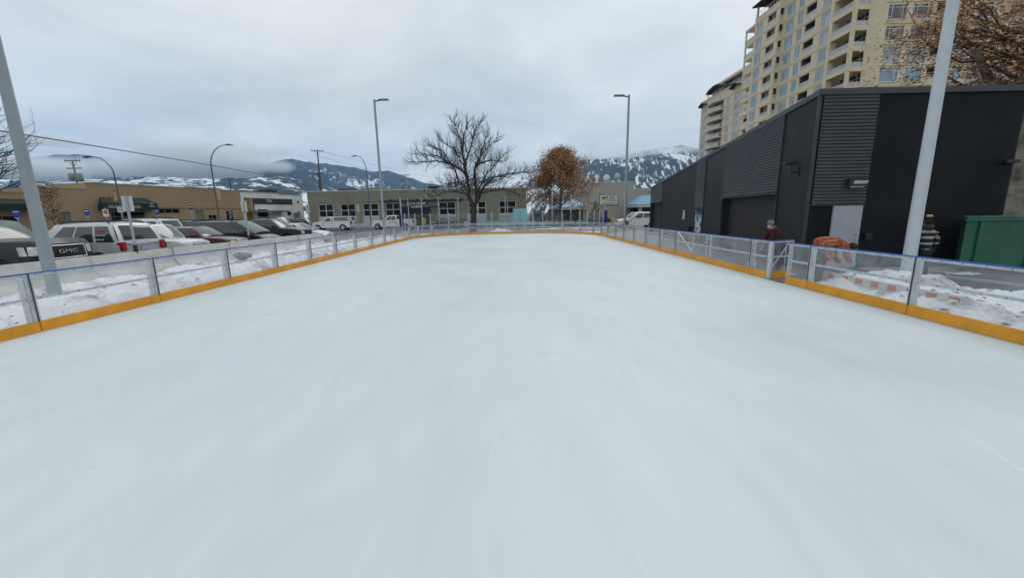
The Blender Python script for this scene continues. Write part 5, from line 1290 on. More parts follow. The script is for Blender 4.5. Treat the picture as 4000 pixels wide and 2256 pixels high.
def blue_roof(x0, x1, y0, y1, z0, z1, nm, par):
    xm = (x0+x1)/2; ym = (y0+y1)/2; b = MB()
    P = [(x0, y0, z0), (x1, y0, z0), (x1, y1, z0), (x0, y1, z0), (x0+2.6, y0+2.6, z1), (x1-2.6, y0+2.6, z1), (x1-2.6, y1-2.6, z1), (x0+2.6, y1-2.6, z1)]
    b.add(P, [(0,1,5,4), (1,2,6,5), (2,3,7,6), (3,0,4,7), (4,5,6,7), (0,3,2,1)]); r = b.build(nm, BR, par)
    b = MB(); n = int((x1-x0)/.5)
    for i in range(1, n):
        x = x0+i*(x1-x0)/n; t_ = min(1, (x-x0)/2.6, (x1-x)/2.6); b.bar((x, y0, z0+.03), (x, y0+2.6*t_, z0+(z1-z0)*t_+.03), .05, .05)
    b.build('roof_seams', mat('blue_seam', (.20, .42, .56), .45), r)
    MB().box(x0+.15, x1-.15, y0+.1, y1, z0-.55, z0-.02).build('fascia', mat('pale_fascia', (.50, .50, .47), .7), par)
blue_roof(24.9, 36, 82.5, 91.9, 3.15, 5.0, 'blue_roof', bb)
b = MB()
for x in (26.0, 30.0, 34.0): b.box(x-.3, x+.3, 83, 83.6, G0, 2.62)
b.build('porch_column', BG, bb); MB().box(26.5, 36, 91.7, 91.95, G0, 2.6).build('porch_glazing', WINGLASS, bb)
b2 = empty('blue_roof_building', (0, 0, 0), 0, 'low building with blue metal roof half hidden behind the brown-leaved tree', 'building')
MB().box(7.5, 14.4, 79, 90, G0, 2.6).build('wall', BG, b2); blue_roof(8.2, 14.6, 77.5, 90.5, 2.85, 4.3, 'blue_roof', b2)
MB().box(9, 13.5, 78.92, 78.99, .3, 2.2).build('window_band', WINGLASS, b2)
def dome_dish(x, y, z, r, m_, label):
    t = empty('roof_dome', (x, y, z), 0, label, 'antenna dome'); b = MB()
    n = 10; b.tube([(0, 0, r*.75+r*math.sin(R(-80+160*k/n))+.9) for k in range(n+1)], [r*math.cos(R(-80+160*k/n)) for k in range(n+1)], 18); b.build('dome', m_, t, smooth=60)
    MB().tube([(0, 0, 0), (0, 0, 1.0)], .12, 8).build('mast', GALV, t)
dome_dish(22.3, 98, 8.1, .85, mat('pale_dome', (.55, .60, .58), .5), 'pale rounded antenna dome on the beige building roof, left of the pair')
dome_dish(25.1, 99, 8.5, .80, mat('sea_green_dome', (.25, .42, .40), .5), 'sea-green antenna dome on the beige building roof, right of the pair')

# ================================================================ TREES
BARK = mat('dark_bark', (.028, .023, .020), .95, col2=(.055, .045, .04), scale=5, bump=.4, stretch=(3, 3, .6))
BARKB = mat('brown_bark', (.10, .08, .065), .95, bump=.3)
def limb_mesh(b, pts, r0, r1, n=7):
    k = len(pts); b.tube(pts, [r0+(r1-r0)*i/(k-1) for i in range(k)], n)
def grow(b, tips, p, d, L, r, depth, rn, up=.25, spread=.75, seg=3, nk=(2, 3), shrink=.68):
    """recursive twig growth"""
    pts = [p]; q = Vector(p); d = Vector(d).normalized()
    for i in range(seg):
        d = (d + Vector((rn.gauss(0, .16), rn.gauss(0, .16), rn.gauss(0, .10)+up*.25))).normalized()
        q = q + d*(L/seg); pts.append(q.copy())
    b.tube(pts, [r*(1-.45*i/seg) for i in range(seg+1)], 4 if depth > 1 else 3, cap=False)
    if depth <= 0: tips.append((q.copy(), d.copy())); return
    for i in range(rn.randint(*nk)):
        t_ = rn.uniform(.3, 1.0); base = pts[min(seg, int(t_*seg)+ (1 if i == 0 else 0))] if i else pts[-1]
        ax = d.orthogonal().normalized(); ax.rotate(Matrix.Rotation(rn.uniform(0, 6.283), 3, d))
        nd = (d + ax*spread*rn.uniform(.5, 1.1)).normalized()
        grow(b, tips, base, nd, L*shrink*rn.uniform(.8, 1.15), r*.55, depth-1, rn, up, spread, seg, nk, shrink)
LIMBS = {
'A': [(-3.98, 2.53), (-4.42, 3.57), (-4.43, 4.46), (-4.52, 5.35), (-4.69, 6.31), (-4.66, 6.91), (-4.88, 7.66), (-4.92, 8.60), (-5.21, 9.61), (-5.49, 10.46)],
'B': [(-4.66, 6.91), (-4.31, 7.57), (-3.93, 8.82), (-3.57, 9.66), (-3.30, 10.42)],
'C': [(-4.52, 5.35), (-4.95, 6.00), (-5.67, 6.49), (-6.40, 6.82), (-7.47, 6.92), (-8.64, 6.86), (-9.80, 6.81)],
'D': [(-4.42, 3.57), (-4.95, 3.90), (-5.78, 4.08), (-7.30, 3.95), (-8.49, 3.64)],
'E': [(-4.44, 4.06), (-5.01, 4.55), (-5.41, 4.96), (-6.58, 4.99), (-8.01, 4.69)],
'F': [(-3.91, 2.57), (-3.67, 3.55), (-3.75, 4.85), (-3.74, 6.14), (-3.43, 6.77), (-2.66, 7.70), (-1.56, 8.77)],
'G': [(-3.69, 6.29), (-3.35, 6.76), (-2.35, 7.06), (-0.86, 6.96)],
'H': [(-3.95, 2.58), (-3.28, 3.79), (-2.75, 4.59), (-1.90, 5.30), (-0.73, 5.52), (0.93, 5.65)],
'I': [(-3.28, 3.79), (-2.43, 4.10), (-1.17, 4.24), (0.49, 3.72)],
'J': [(-4.69, 6.31), (-5.31, 7.28), (-5.92, 8.23), (-7.35, 9.19)],
'K': [(-4.88, 7.66), (-4.75, 8.83), (-4.29, 10.13)],
'L': [(-6.40, 6.82), (-7.28, 7.47), (-9.08, 7.74)],
'M': [(-5.41, 4.96), (-5.69, 6.17), (-6.69, 7.77), (-7.89, 8.42)],
'N': [(-3.74, 6.14), (-3.2, 7.4), (-2.9, 8.6), (-2.5, 9.6)], 'O': [(-3.67, 3.55), (-2.9, 5.4), (-2.0, 6.3), (-0.9, 7.6)]}
tr = empty('bare_tree', (-4.1, 40.2, G0), 0, 'large leafless spreading tree with dark forked trunk beyond the far end of the ice', 'tree')
rn = random.Random(21)
tb = MB(); T0 = Vector((-4.1, 40.2, G0))
tk = [Vector((-4.20, 40.2, -.05)), Vector((-4.10, 40.2, .8)), Vector((-4.07, 40.2, 1.58)), Vector((-3.98, 40.2, 2.56))]
limb_mesh(tb, [p-T0 for p in tk], .34, .27, 12); tb.tube([Vector((-4.22, 40.2, -.05))-T0, Vector((-4.18, 40.2, .25))-T0], [.46, .33], 12); tb.build('trunk', BARK, tr, smooth=60)
lm = MB(); tw_ = MB(); tips = []
for kx, (nm, P) in enumerate(LIMBS.items()):
    L = len(P); dy0 = rn.uniform(-1.9, 1.9); r0 = {'A': .20, 'F': .17, 'H': .17, 'C': .12}.get(nm, .085)
    pts = []
    for i, (x, z) in enumerate(P):
        k = i/(L-1); pts.append(Vector((x, 40.2+dy0*k, z)) - T0)
    # finer, slightly wandering
    fine = [pts[0]]
    for a_, c_ in zip(pts[:-1], pts[1:]):
        for k in (1, 2, 3): fine.append(a_.lerp(c_, k/3) + Vector((rn.gauss(0, .03), rn.gauss(0, .05), rn.gauss(0, .03))))
    limb_mesh(lm, fine, r0, .022, 7)
    for i in range(2, len(fine)):
        d = (fine[i]-fine[i-1]).normalized()
        for s_ in range(3):
            ax = d.orthogonal().normalized(); ax.rotate(Matrix.Rotation(rn.uniform(0, 6.283), 3, d))
            nd = (d*.7 + ax*rn.uniform(.5, .95)).normalized(); rr = r0*(1-i/len(fine))*.35+.018
            grow(tw_, tips, fine[i], nd, rn.uniform(.85, 1.35)*(1-.5*i/len(fine)), min(rr, .024), 3, rn, up=.6, spread=.62, nk=(2, 3), shrink=.7)
lm.build('limbs', BARK, tr, smooth=60); tw_.build('twigs', BARK, tr)
def leaf_crown(name, par, tips, n, size, m, rn, jitter, origin):
    b = MB()
    for i in range(n):
        p, d = tips[rn.randrange(len(tips))]
        q = Vector(p) + Vector((rn.gauss(0, jitter), rn.gauss(0, jitter), rn.gauss(0, jitter)))
        s_ = size*rn.uniform(.55, 1.2); a = Vector((rn.gauss(0, 1), rn.gauss(0, 1), rn.gauss(0, 1))).normalized(); c = a.orthogonal().normalized()
        a *= s_/2; c *= s_*.38
        o = len(b.v); b.v += [tuple(q-a), tuple(q+c*.9+a*.1), tuple(q+a), tuple(q-c*.9+a*.1)]; b.f.append((o, o+1, o+2, o+3))
    me = bpy.data.meshes.new(name); me.from_pydata(b.v, [], b.f); me.update()
    for q in m: me.materials.append(q)
    for p in me.polygons: p.material_index = rn.randrange(len(m)) if rn.random() < .8 else 0
    o = bpy.data.objects.new(name, me); link(o, par); ALLCH.setdefault(par.name, []).append(o.name); return o
def leaf_mat(n, c): 
    return mat(n, c, .8, var=.3, scale=2, spec=.2)
LF = [leaf_mat('rust_leaf', (.30, .135, .06)), leaf_mat('dark_rust_leaf', (.12, .055, .03)), leaf_mat('tan_leaf', (.50, .31, .16)), leaf_mat('orange_leaf', (.50, .22, .05))]
def leafy_tree(name, label, x, y, h, rad, trunk_h, r0, n, size, mats, seed, conical=.5, limbs=26, group=None, bark=BARKB, depth=3, L0=1.3, jit=.3):
    t = empty(name, (x, y, G0), 0, label, 'tree', group); rn = random.Random(seed)
    b = MB(); pts = [Vector((rn.gauss(0, .04)*i, rn.gauss(0, .04)*i, h*.93*i/8)) for i in range(9)]
    b.tube(pts, [max(.02, r0*(1-.9*i/8)) for i in range(9)], 10); b.build('trunk', bark, t, smooth=60)
    tw2 = MB(); tips = []
    for i in range(limbs):
        k = (i+.5)/limbs; z = trunk_h + (h*.90-trunk_h)*k; a = i*2.4+rn.uniform(-.4, .4)
        prof = (min(1, .8+k*1.2)*(1-.88*k**1.5)) if conical > .6 else math.sin(math.pi*min(1, (k*.86+.14)))**.7*(1-conical*k**1.6)
        Lb = rad*prof*.62
        d = Vector((math.cos(a), math.sin(a), .35+.7*k))
        grow(tw2, tips, Vector((0, 0, z)), d, max(.4, Lb), r0*.30*(1-.6*k), depth, rn, up=.3, spread=.75, nk=(2, 4), shrink=.55)
    tw2.build('branches', bark, t)
    if n: leaf_crown('crown', t, tips, n, size, mats, rn, jit, None)
    return t
leafy_tree('brown_leaved_tree', 'rounded tree full of rusty brown dead leaves in front of the beige building', 6.35, 56, 10.4, 6.0, 1.9, .20, 32000, .19, LF[:3], 5, conical=.62, limbs=46, depth=3, jit=.36)
# big sycamore at the right with mottled trunk
SYC = mat('mottled_sycamore_bark', (.10, .085, .07), .9, col2=(.42, .38, .30), scale=1.6, bump=.4, det=6)
t = empty('sycamore_tree', (21.6, 17.5, G0), 0, 'big sycamore with mottled pale trunk and brown leaves rising over the dark metal building', 'tree'); rn = random.Random(8)
b = MB(); b.tube([(0, 0, -.02), (-.1, 0, 1.2), (-.28, 0, 3), (-.36, 0, 5.3), (-.1, .1, 8), (.2, .2, 11)], [1.05, .80, .66, .6, .42, .22], 20); b.tube([(-.2, 0, 3.6), (-1.4, .2, 6.2), (-2.6, .4, 8.2)], [.3, .2, .1], 10); b.build('trunk', SYC, t, smooth=60)
tw2 = MB(); tips = []
for i in range(42):
    z = rn.uniform(4.3, 11); a = rn.uniform(0, 6.283); d = Vector((math.cos(a), math.sin(a), rn.uniform(.0, .7)))
    grow(tw2, tips, Vector((-.2, 0, z)), d, rn.uniform(2.0, 3.4)*(1-.03*(z-5)), .075, 3, rn, up=.12, spread=.8, nk=(2, 4), shrink=.6)
tw2.build('branches', BARKB, t); leaf_crown('crown', t, tips, 32000, .16, [LF[0], LF[1], LF[2], LF[3], LF[2]], rn, .5, None)
# bare tree at the left edge and street saplings
leafy_tree('bare_tree', 'leafless tree reaching in at the left frame edge above the tan building', -42.6, 31.0, 9.0, 7.0, 3.2, .28, 0, 0, None, 14, conical=.2, limbs=40, bark=BARK, depth=4)
RL = [leaf_mat('reddish_twig_leaf', (.085, .035, .025)), leaf_mat('dark_rust_leaf', (0, 0, 0))]
leafy_tree('young_street_tree', 'small reddish upright young tree in front of the tan wall, left of the green awning', -34.6, 30, 4.7, 1.15, 1.7, .05, 900, .09, RL, 15, conical=.4, limbs=20, depth=2, jit=.12)
leafy_tree('young_street_tree', 'sparse young tree with few orange leaves just above the green awning', -36.1, 36, 4.6, 0.9, 3.2, .03, 90, .10, [LF[3], LF[2]], 16, conical=.3, limbs=7, depth=2, jit=.12)
leafy_tree('young_street_tree', 'thin bare young tree in front of the grey building behind the canopy pickup', -21.3, 52, 5.0, 1.3, 1.9, .045, 60, .10, [LF[0]], 17, conical=.3, limbs=12, depth=2, jit=.1)
# conifer
t = empty('conifer', (12.1, 60, G0), 0, 'small dark spruce standing before the beige building', 'tree'); rn = random.Random(6)
MB().tube([(0, 0, 0), (0, 0, 3.6)], [.09, .02], 8).build('trunk', BARKB, t)
b = MB()
for i in range(2600):
    k = rn.random()**.7; z = .25+3.4*(1-k)*1.0 if False else .2+3.45*(1-math.sqrt(rn.random())*.98); rr = (3.72-z)/3.5*1.15*(1+.22*math.sin(z*9)); a = rn.uniform(0, 6.283); q = rn.uniform(.45, 1)**.5*rr
    p = Vector((math.cos(a)*q, math.sin(a)*q, z-.10*q)); d = Vector((math.cos(a), math.sin(a), -.25))*.16; sd_ = Vector((-math.sin(a), math.cos(a), rn.uniform(-.5, .5)))*.045
    o = len(b.v); b.v += [tuple(p-sd_), tuple(p+d), tuple(p+sd_)]; b.f.append((o, o+1, o+2))
b.build('needles', mat('spruce_needles', (.012, .028, .018), .8, var=.4), t)
SHR = [mat('dark_shrub_leaf', (.018, .028, .016), .8, var=.4), mat('brown_shrub_leaf', (.05, .035, .02), .8, var=.4)]
for i, (x, y, rx, h, lb) in enumerate(((3.6, 62, 1.2, 2.1, 'dark shrub at the left of the planting behind the tall white posts'), (6.2, 62.5, 1.5, 2.3, 'wide dark shrub under the brown-leaved tree'), (9.4, 61.5, 1.2, 2.2, 'rounded dark shrub between the brown-leaved tree and the spruce'), (14.2, 63, 1.0, .9, 'low shrub beside the yellow hydrant'))):
    t = empty('shrub', (x, y, G0), 0, lb, 'shrub', 'dark shrubs behind the glass screen'); rn = random.Random(40+i); b = MB(); st_ = MB()
    for k in range(9): a = rn.uniform(0, 6.28); st_.tube([(0, 0, 0), (math.cos(a)*rx*.3, math.sin(a)*rx*.3, h*.5), (math.cos(a)*rx*.6, math.sin(a)*rx*.6, h*.85)], [.04, .02, .01], 4)
    for k in range(2200):
        a = rn.uniform(0, 6.283); el = rn.uniform(-.2, 1); q = rn.uniform(.5, 1)**.4
        p = Vector((math.cos(a)*rx*q*math.cos(el*1.3), math.sin(a)*rx*q*math.cos(el*1.3), max(.05, h*.45+h*.55*math.sin(el*1.4)*q*(1+.2*math.sin(a*3)))))
        u_ = Vector((rn.gauss(0, 1), rn.gauss(0, 1), rn.gauss(0, 1))).normalized()*.07; v_ = u_.orthogonal().normalized()*.05
        o = len(b.v); b.v += [tuple(p-u_), tuple(p+v_), tuple(p+u_), tuple(p-v_)]; b.f.append((o, o+1, o+2, o+3))
    st_.build('stems', BARKB, t); b.build('foliage', SHR[i % 2] if i < 3 else SHR[1], t)

# ================================================================ STREET LAMPS, UTILITY POLES, WIRES
def street_lamp(x, y, h, side, reach, label, banner=None, r=.10):
    t = empty('street_lamp', (x, y, G0), 0, label, 'street lamp', 'curved street lamps along the car park')
    pts = [(0, 0, 0), (0, 0, h*.5), (side*.02, 0, h*.78)]
    for k in range(1, 9):
        a = k/8*math.pi/2; pts.append((side*reach*(1-math.cos(a))*.85, 0, h*.78+(h*.22)*math.sin(a)))
    MB().tube(pts, [r, r*.8, r*.65]+[r*.6-.004*k for k in range(8)], 12).build('pole', mat('dark_lamp_pole', (.10, .115, .125), .5), t, smooth=50)
    xe = side*reach*.85
    MB().prism([(xe-.02*side, h-.05), (xe+side*.75, h-.10), (xe+side*.72, h-.03), (xe+side*.25, h+.07), (xe, h+.05)], 'y', -.13, .13).build('lamp_head', DARKTRIM, t, bevel=.01)
    MB().tube([(0, 0, 0), (0, 0, .9)], [.17, .14], 12).build('base', GALV, t)
    if banner:
        s_, z0, z1, wd = banner
        bn = MB().box(min(s_*.12, s_*(.12+wd)), max(s_*.12, s_*(.12+wd)), -.01, .01, z0, z1).build('banner', mat('street_banner', (.50, .36, .12), .7, col2=(.50, .12, .06), scale=1.1), t)
        b = MB()
        for q in range(5): zz = z0+.1+q*(z1-z0-.2)/5; b.box(min(s_*.17, s_*(.07+wd)), max(s_*.17, s_*(.07+wd)), -.014, -.011, zz, zz+.07)
        b.build('banner_pattern', mat('banner_cream', (.6, .5, .32), .7), bn)
        b = MB()
        for z in (z0, z1): b.tube([(0, 0, z), (s_*(.14+wd), 0, z)], .015, 6)
        b.build('banner_arms', DARKTRIM, t)
    return t
street_lamp(-39.15, 40, 8.05, -1, 2.3, 'curved street lamp arching left before the tan building, orange banner above the green awning', (-1, 3.8, 4.8, .42))
street_lamp(-32.45, 44, 9.6, 1, 2.3, 'tall curved street lamp arching right over the tan building, banner on its right', (1, 3.8, 5.15, .42))
street_lamp(-21.5, 60, 10.5, -1, 1.5, 'curved street lamp arching left in front of the grey building')
def upole(x, y, h, label, kind, lean=0, rz=0):
    t = empty('utility_pole', (x, y, G0), rz, label, 'utility pole', 'utility poles behind the low buildings')
    MB().tube([(0, 0, 0), (lean*h*.02, 0, h)], [.17, .11], 10).build('pole', mat('silvered_pole_wood', (.28, .28, .27), .9, bump=.2) if kind == 'T' else WOODPOLE, t, smooth=50)
    b = MB(); zz = [h-.35] if kind != 'T' else [h-.2, h-1.25]
    for z in zz: b.box(-1.15, 1.15, -.06, .06, z, z+.12)
    b.bar((-.6, 0, h-.3), (0, 0, h-.95), .04, .04); b.bar((.6, 0, h-.3), (0, 0, h-.95), .04, .04); b.build('crossarm', WOODPOLE, t)
    for i in (-1.05, -.5, .5, 1.05):
        MB().tube([(i, 0, zz[0]+.12), (i, 0, zz[0]+.22), (i, 0, zz[0]+.34)], [.03, .06, .04], 8).build('insulator', mat('insulator', (.3, .31, .32), .4), t)
    if kind == 'T':
        for s_ in (-1, 1):
            MB().tube([(s_*.62, 0, h-3.0), (s_*.62, 0, h-2.95), (s_*.62, 0, h-2.0), (s_*.62, 0, h-1.9)], [.30, .36, .36, .30], 14).build('transformer', mat('transformer_grey', (.26, .28, .29), .5), t, smooth=50)
            MB().bar((0, 0, h-2.4), (s_*.4, 0, h-2.4), .08, .12).build('bracket', GALV, t)
    return t
upole(-64.5, 60, 10.75, 'utility pole with two grey transformers seen over the tan building', 'T')
upole(-66.3, 95, 11.3, 'dark utility pole with one crossarm rising over the right end of the tan building', 'P', rz=.2)
upole(-37.9, 80, 14.7, 'tall utility pole with a crossarm at the left end of the grey building', 'P', rz=.3)
upole(-24.4, 92, 10.9, 'utility pole with transformers behind the grey building, right of the lamp posts', 'T')
upole(-38.9, 81.5, 10.6, 'shorter pole just left of the tall utility pole, with a cobra-head street lamp', 'P')
def wire(p, q, sag, label, r=.012):
    pts = []
    for k in range(25):
        t_ = k/24; v = Vector(p).lerp(Vector(q), t_); v.z -= sag*4*t_*(1-t_); pts.append(v)
    o = MB().tube(pts, r, 5).build('overhead_wire', mat('black_cable', (.02, .02, .022), .6)); return props(o, label, 'cable', 'overhead wires')
wire((-28.2, 20, 6.8), (-37.85, 80, 7.75), -.25, 'thick overhead cable crossing the sky from upper left down to the tall utility pole', .035)
wire((-37.6, 80, 14.4), (10, 190, 14), 2.5, 'upper thin wire running right from the tall utility pole', .02)
wire((-37.6, 80, 13.4), (-10, 150, 9), 1.0, 'lower thin wire running right from the tall utility pole', .02)

# ================================================================ SIGNS
SBLUE = mat('sign_blue', (.02, .06, .34), .4); SWH = mat('sign_white', (.72, .73, .72), .4); SRED = mat('sign_red', (.5, .02, .02), .4)
def blue_sign(x, y, zc, label):
    t = empty('blue_parking_sign', (x, y, G0), math.atan2(x, -y)+math.pi if False else math.atan2(-x, y), label, 'sign', 'blue parking signs on posts in the car park')
    MB().box(-.025, .025, .012, .05, 0, zc+.28).build('post', GALV, t)
    pl = [(-.14, .24), (.14, .24), (.14, -.10), (.10, -.17), (0, -.22), (-.10, -.17), (-.14, -.10)]
    p_ = MB().prism([(a, zc+b_-G0) for a, b_ in pl], 'y', -.006, .010).build('sign_plate', SBLUE, t)
    MB().box(-.11, .11, -.012, -.007, zc+.10-G0, zc+.15-G0).build('sign_lettering', SWH, p_)
    MB().prism([(-.07, zc-.27-G0), (.07, zc-.27-G0), (.12, zc-.20-G0), (0, zc-.25-G0), (-.12, zc-.20-G0)], 'y', -.004, .008).build('sign_tip', SWH, p_)
for (x, y, z, lb) in ((-30, 24.1, 2.35, 'blue parking sign at the left before the first dark awning'), (-30, 28.1, 2.42, 'blue parking sign between the young red tree and the green awning'), (-30, 33.7, 2.45, 'blue parking sign under the green awning, behind the large pale sign'),
    (-30, 42.4, 2.35, 'blue parking sign left of the strip window of the tan building'.replace('left', 'just left')), (-30, 37.3, 2.85, 'blue sign high above the car roofs, below the tan wall band'), (-30, 56.0, 2.45, 'blue parking sign beside the grey building corner'), (-30, 49.5, 2.35, 'blue parking sign at the right end of the tan building')):
    blue_sign(x, y, z, lb)
t = empty('speed_sign', (-30.4, 31, G0), math.atan2(30.4, 31), 'white speed sign reading 30 in front of the green awning', 'sign')
MB().box(-.03, .03, .012, .05, 0, 3.0).build('post', GALV, t); p_ = MB().box(-.17, .17, -.005, .01, 2.52, 2.94).build('sign_plate', SWH, t, bevel=.003)
text('sign_lettering', '30', BLACK, .27, (0, -.008, 2.70), (R(90), 0, 0), p_, .002); text('sign_lettering', 'MAXIMUM', BLACK, .06, (0, -.008, 2.88), (R(90), 0, 0), p_, .002)
t = empty('no_entry_sign', (-31.6, 31, G0), math.atan2(31.6, 31), 'white square sign with red no-entry disc, just left of the speed sign', 'sign')
MB().box(-.03, .03, .012, .05, 0, 2.9).build('post', GALV, t); p_ = MB().box(-.17, .17, -.005, .01, 2.22, 2.78).build('sign_plate', SWH, t, bevel=.003)
MB().disc((0, -.009, 2.58), (0, 1, 0), .135, .006, 28).build('red_disc', SRED, p_); MB().box(-.095, .095, -.015, -.0125, 2.56, 2.60).build('white_bar', SWH, p_)

# ================================================================ GLASS SCREEN AND POSTS BEYOND THE ICE
POSTW = mat('pale_post', (.50, .53, .55), .45)
SCG = glass_mat('screen_glass', (.93, .97, .955), .965, diff=(.5, .56, .54))
sc_ = empty('glass_screen', (0, 0, 0), 0, 'clear glass hockey screen with short pale posts curving away at its right end', 'screen')
SX = [(-13.92, 51), (-12.62, 51), (-11.67, 51), (-10.66, 51), (-8.32, 51), (-5.85, 51), (-2.86, 51), (0, 51), (2.41, 51), (3.63, 51), (6.10, 51), (8.38, 51.3), (9.49, 52), (10.59, 53.2), (11.63, 54.8), (12.56, 56.6)]
for x, y in SX: MB().box(x-.06, x+.06, y-.06, y+.06, G0, 2.05).build('post', POSTW, sc_)
for (a_, c_) in zip(SX[:-1], SX[1:]):
    d = Vector((c_[0]-a_[0], c_[1]-a_[1], 0)).normalized()*.07
    MB().bar((a_[0]+d.x, a_[1]+d.y, 1.15), (c_[0]-d.x, c_[1]-d.y, 1.15), .015, 1.55).build('glass_pane', SCG, sc_)
    MB().bar((a_[0]+d.x, a_[1]+d.y, .19), (c_[0]-d.x, c_[1]-d.y, .19), .05, .34).build('kick_board', mat('dark_blue_base', (.05, .06, .11), .6), sc_)
for i, x in enumerate((-14.40, -13.46, -11.75, -9.59, -7.10, -4.58, -1.10, 2.30, 4.86, 7.24)):
    t = empty('tall_post', (x, 51.35, G0), 0, '%s tall pale net post beyond the far end of the ice, counting from the left' % (ordw[i].replace('nearest', 'first')), 'post', 'tall pale net posts')
    MB().tube([(0, 0, 0), (0, 0, 4.05)], [.06, .05], 10).build('pole', POSTW, t, smooth=50); MB().box(-.12, .12, -.12, .12, 0, .03).build('base_plate', GALV, t)
    MB().disc((0, 0, 4.07), (0, 0, 1), .065, .05, 10).build('cap', GALV, t)
tb_ = empty('teal_board', (.76, 50.4, G0), 0, 'upright pale teal rectangular board behind the far end of the rink', 'board')
TB = MB().box(-.88, .88, -.03, .03, .72, 2.46).build('panel', mat('teal_sheet', (.27, .56, .60), .5, scale=1.2, var=.05), tb_, bevel=.006)
MB().box(-.05, .10, -.045, -.031, .80, 2.12).build('grey_strip', mat('grey_strip', (.30, .42, .45), .5), TB)
b = MB()
for x in (-.7, .7): b.box(x-.04, x+.04, .031, .10, 0, 2.3)
b.build('legs', POSTW, tb_)
NAVY = mat('navy_padding', (.012, .022, .11), .7)
t = empty('padded_pole', (11.88, 52.2, G0), 0, 'pole wrapped in navy padding with a bent white top, right end of the screen', 'pole')
MB().tube([(0, 0, 0), (0, 0, 2.4), (-.35, 0, 2.9), (-.1, 0, 3.3), (0, 0, 4.1)], .06, 10).build('pole', POSTW, t, smooth=60); MB().tube([(0, 0, .42), (0, 0, 2.08)], .21, 14).build('padding', NAVY, t, smooth=40)
t = empty('padded_pole', (-14.6, 51.8, G0), 0, 'pole wrapped in navy padding beside the white crew cab pickup', 'pole')
MB().tube([(0, 0, 0), (0, 0, 4.1)], .05, 10).build('pole', POSTW, t, smooth=60); MB().box(-.22, .22, -.2, .2, .3, 2.08).build('padding', NAVY, t, bevel=.05)
t = empty('hydrant', (14.8, 60, G0), 0, 'yellow hydrant on the pavement beside the low shrub', 'hydrant'); YH = mat('hydrant_yellow', (.62, .40, .02), .5)
MB().tube([(0, 0, 0), (0, 0, .12), (0, 0, .13), (0, 0, .75), (0, 0, .9), (0, 0, 1.0)], [.22, .22, .15, .15, .17, .06], 14).build('barrel', YH, t, smooth=50); MB().tube([(-.27, 0, .6), (.27, 0, .6)], .08, 10).build('outlet', YH, t)
t = MB().tube([(9.25, 33, G0), (9.27, 33, .5), (9.45, 33, .82), (9.88, 33, .97), (10.3, 33, .84), (10.62, 33, .45), (10.72, 33, G0)], .03, 8).build('bent_pipe_hoop', WHITE, smooth=60)
props(t, 'thin white pipe bent into an arch before the white SUV', 'pipe hoop')
# low snow-covered ledge bits and stakes on the left behind the boards
for i, (x, y, h, lb) in enumerate(((-13.9, 33, 1.1, 'thin dark stake in the ground at the end of the concrete barriers, left'), (-12.2, 36, 1.3, 'thin dark stake between the concrete barriers and far left lamp post'), (-10.6, 34, 1.0, 'short dark stake closest to the far left lamp post'))):
    o = MB().tube([(0, 0, 0), (.02, 0, h)], .02, 6).build('stake', BLACK); o.location = (x, y, G0); props(o, lb, 'stake', 'thin stakes beyond the concrete barriers')
st = MB(); rn = random.Random(3); bm = bmesh.new(); bmesh.ops.create_icosphere(bm, subdivisions=3, radius=.30)
for v in bm.verts: v.co *= 1+.3*fbm(v.co.x*3, v.co.y*3, v.co.z*3); v.co.z *= .5; v.co.x *= 1.3
me = bpy.data.meshes.new('rock'); bm.to_mesh(me); bm.free(); me.materials.append(mat('grey_rock', (.14, .16, .16), .9)); o = bpy.data.objects.new('rock', me); COL.objects.link(o); o.location = (-11.9, 17.2, zl(-11.9, 17.2)+.10)
props(o, 'grey boulder on the snow in front of the concrete barriers', 'rock')

# ================================================================ RIGHT SIDE PROPS
DG = mat('dumpster_green', (.012, .085, .05), .45, col2=(.02, .13, .08), scale=1.4, det=8, bump=.08)
t = empty('green_container', (12.72, 11.35, G0), R(-3), 'large dark green metal waste container at the right edge in front of the dark wall', 'container')
MB().prism([(0, 0), (3.6, 0), (3.6, .85), (.75, .85)], 'z', .12, 1.50).build('body', DG, t, bevel=.02)
b = MB(); b.box(-.05, 3.65, -.06, -.003, 1.44, 1.53); b.bar((-.03, -.03, 1.485), (.74, .86, 1.485), .05, .09); b.build('rim', DG, t, bevel=.01)
MB().prism([(-.03, -.05), (3.63, -.05), (3.63, .88), (.74, .88)], 'z', 1.535, 1.575).build('lid', mat('lid_green', (.03, .16, .10), .5), t, bevel=.012)
for x in (.35, 1.75, 3.2): MB().box(x, x+.09, -.05, -.002, .12, 1.43).build('rib', DG, t, bevel=.01)
for x in (.3, 3.1):
    MB().disc((x, .2, .06), (0, 1, 0), .06, .05, 12).build('caster', RUBBER, t)
a = MB().add([(10.75, 11.75, G0+.012), (12.25, 11.3, G0+.012), (15.2, 11.3, G0+.012), (15.2, 12.45, G0+.012), (10.75, 12.45, G0+.012)], [(0, 1, 2, 3, 4)]).build('gravel_strip', mat('pale_gravel', (.20, .185, .165), .9, col2=(.42, .40, .36), scale=22, bump=.5, bscale=60)); props(a, kind='structure')
o = MB().bar((11.45, 11.05, G0+.03), (11.95, 8.6, G0+.03), .10, .06).build('edging_kerb', mat('edging_pale', (.38, .37, .33), .8)); props(o, 'pale low edging strip on the asphalt in front of the green container', 'edging')
bm = bmesh.new(); bmesh.ops.create_grid(bm, x_segments=24, y_segments=10, size=.5)
for v in bm.verts: v.co = Vector((v.co.x*.75, v.co.y*.28*(1.2-abs(v.co.x)), .05+.05*fbm(v.co.x*5, v.co.y*7, 3)))
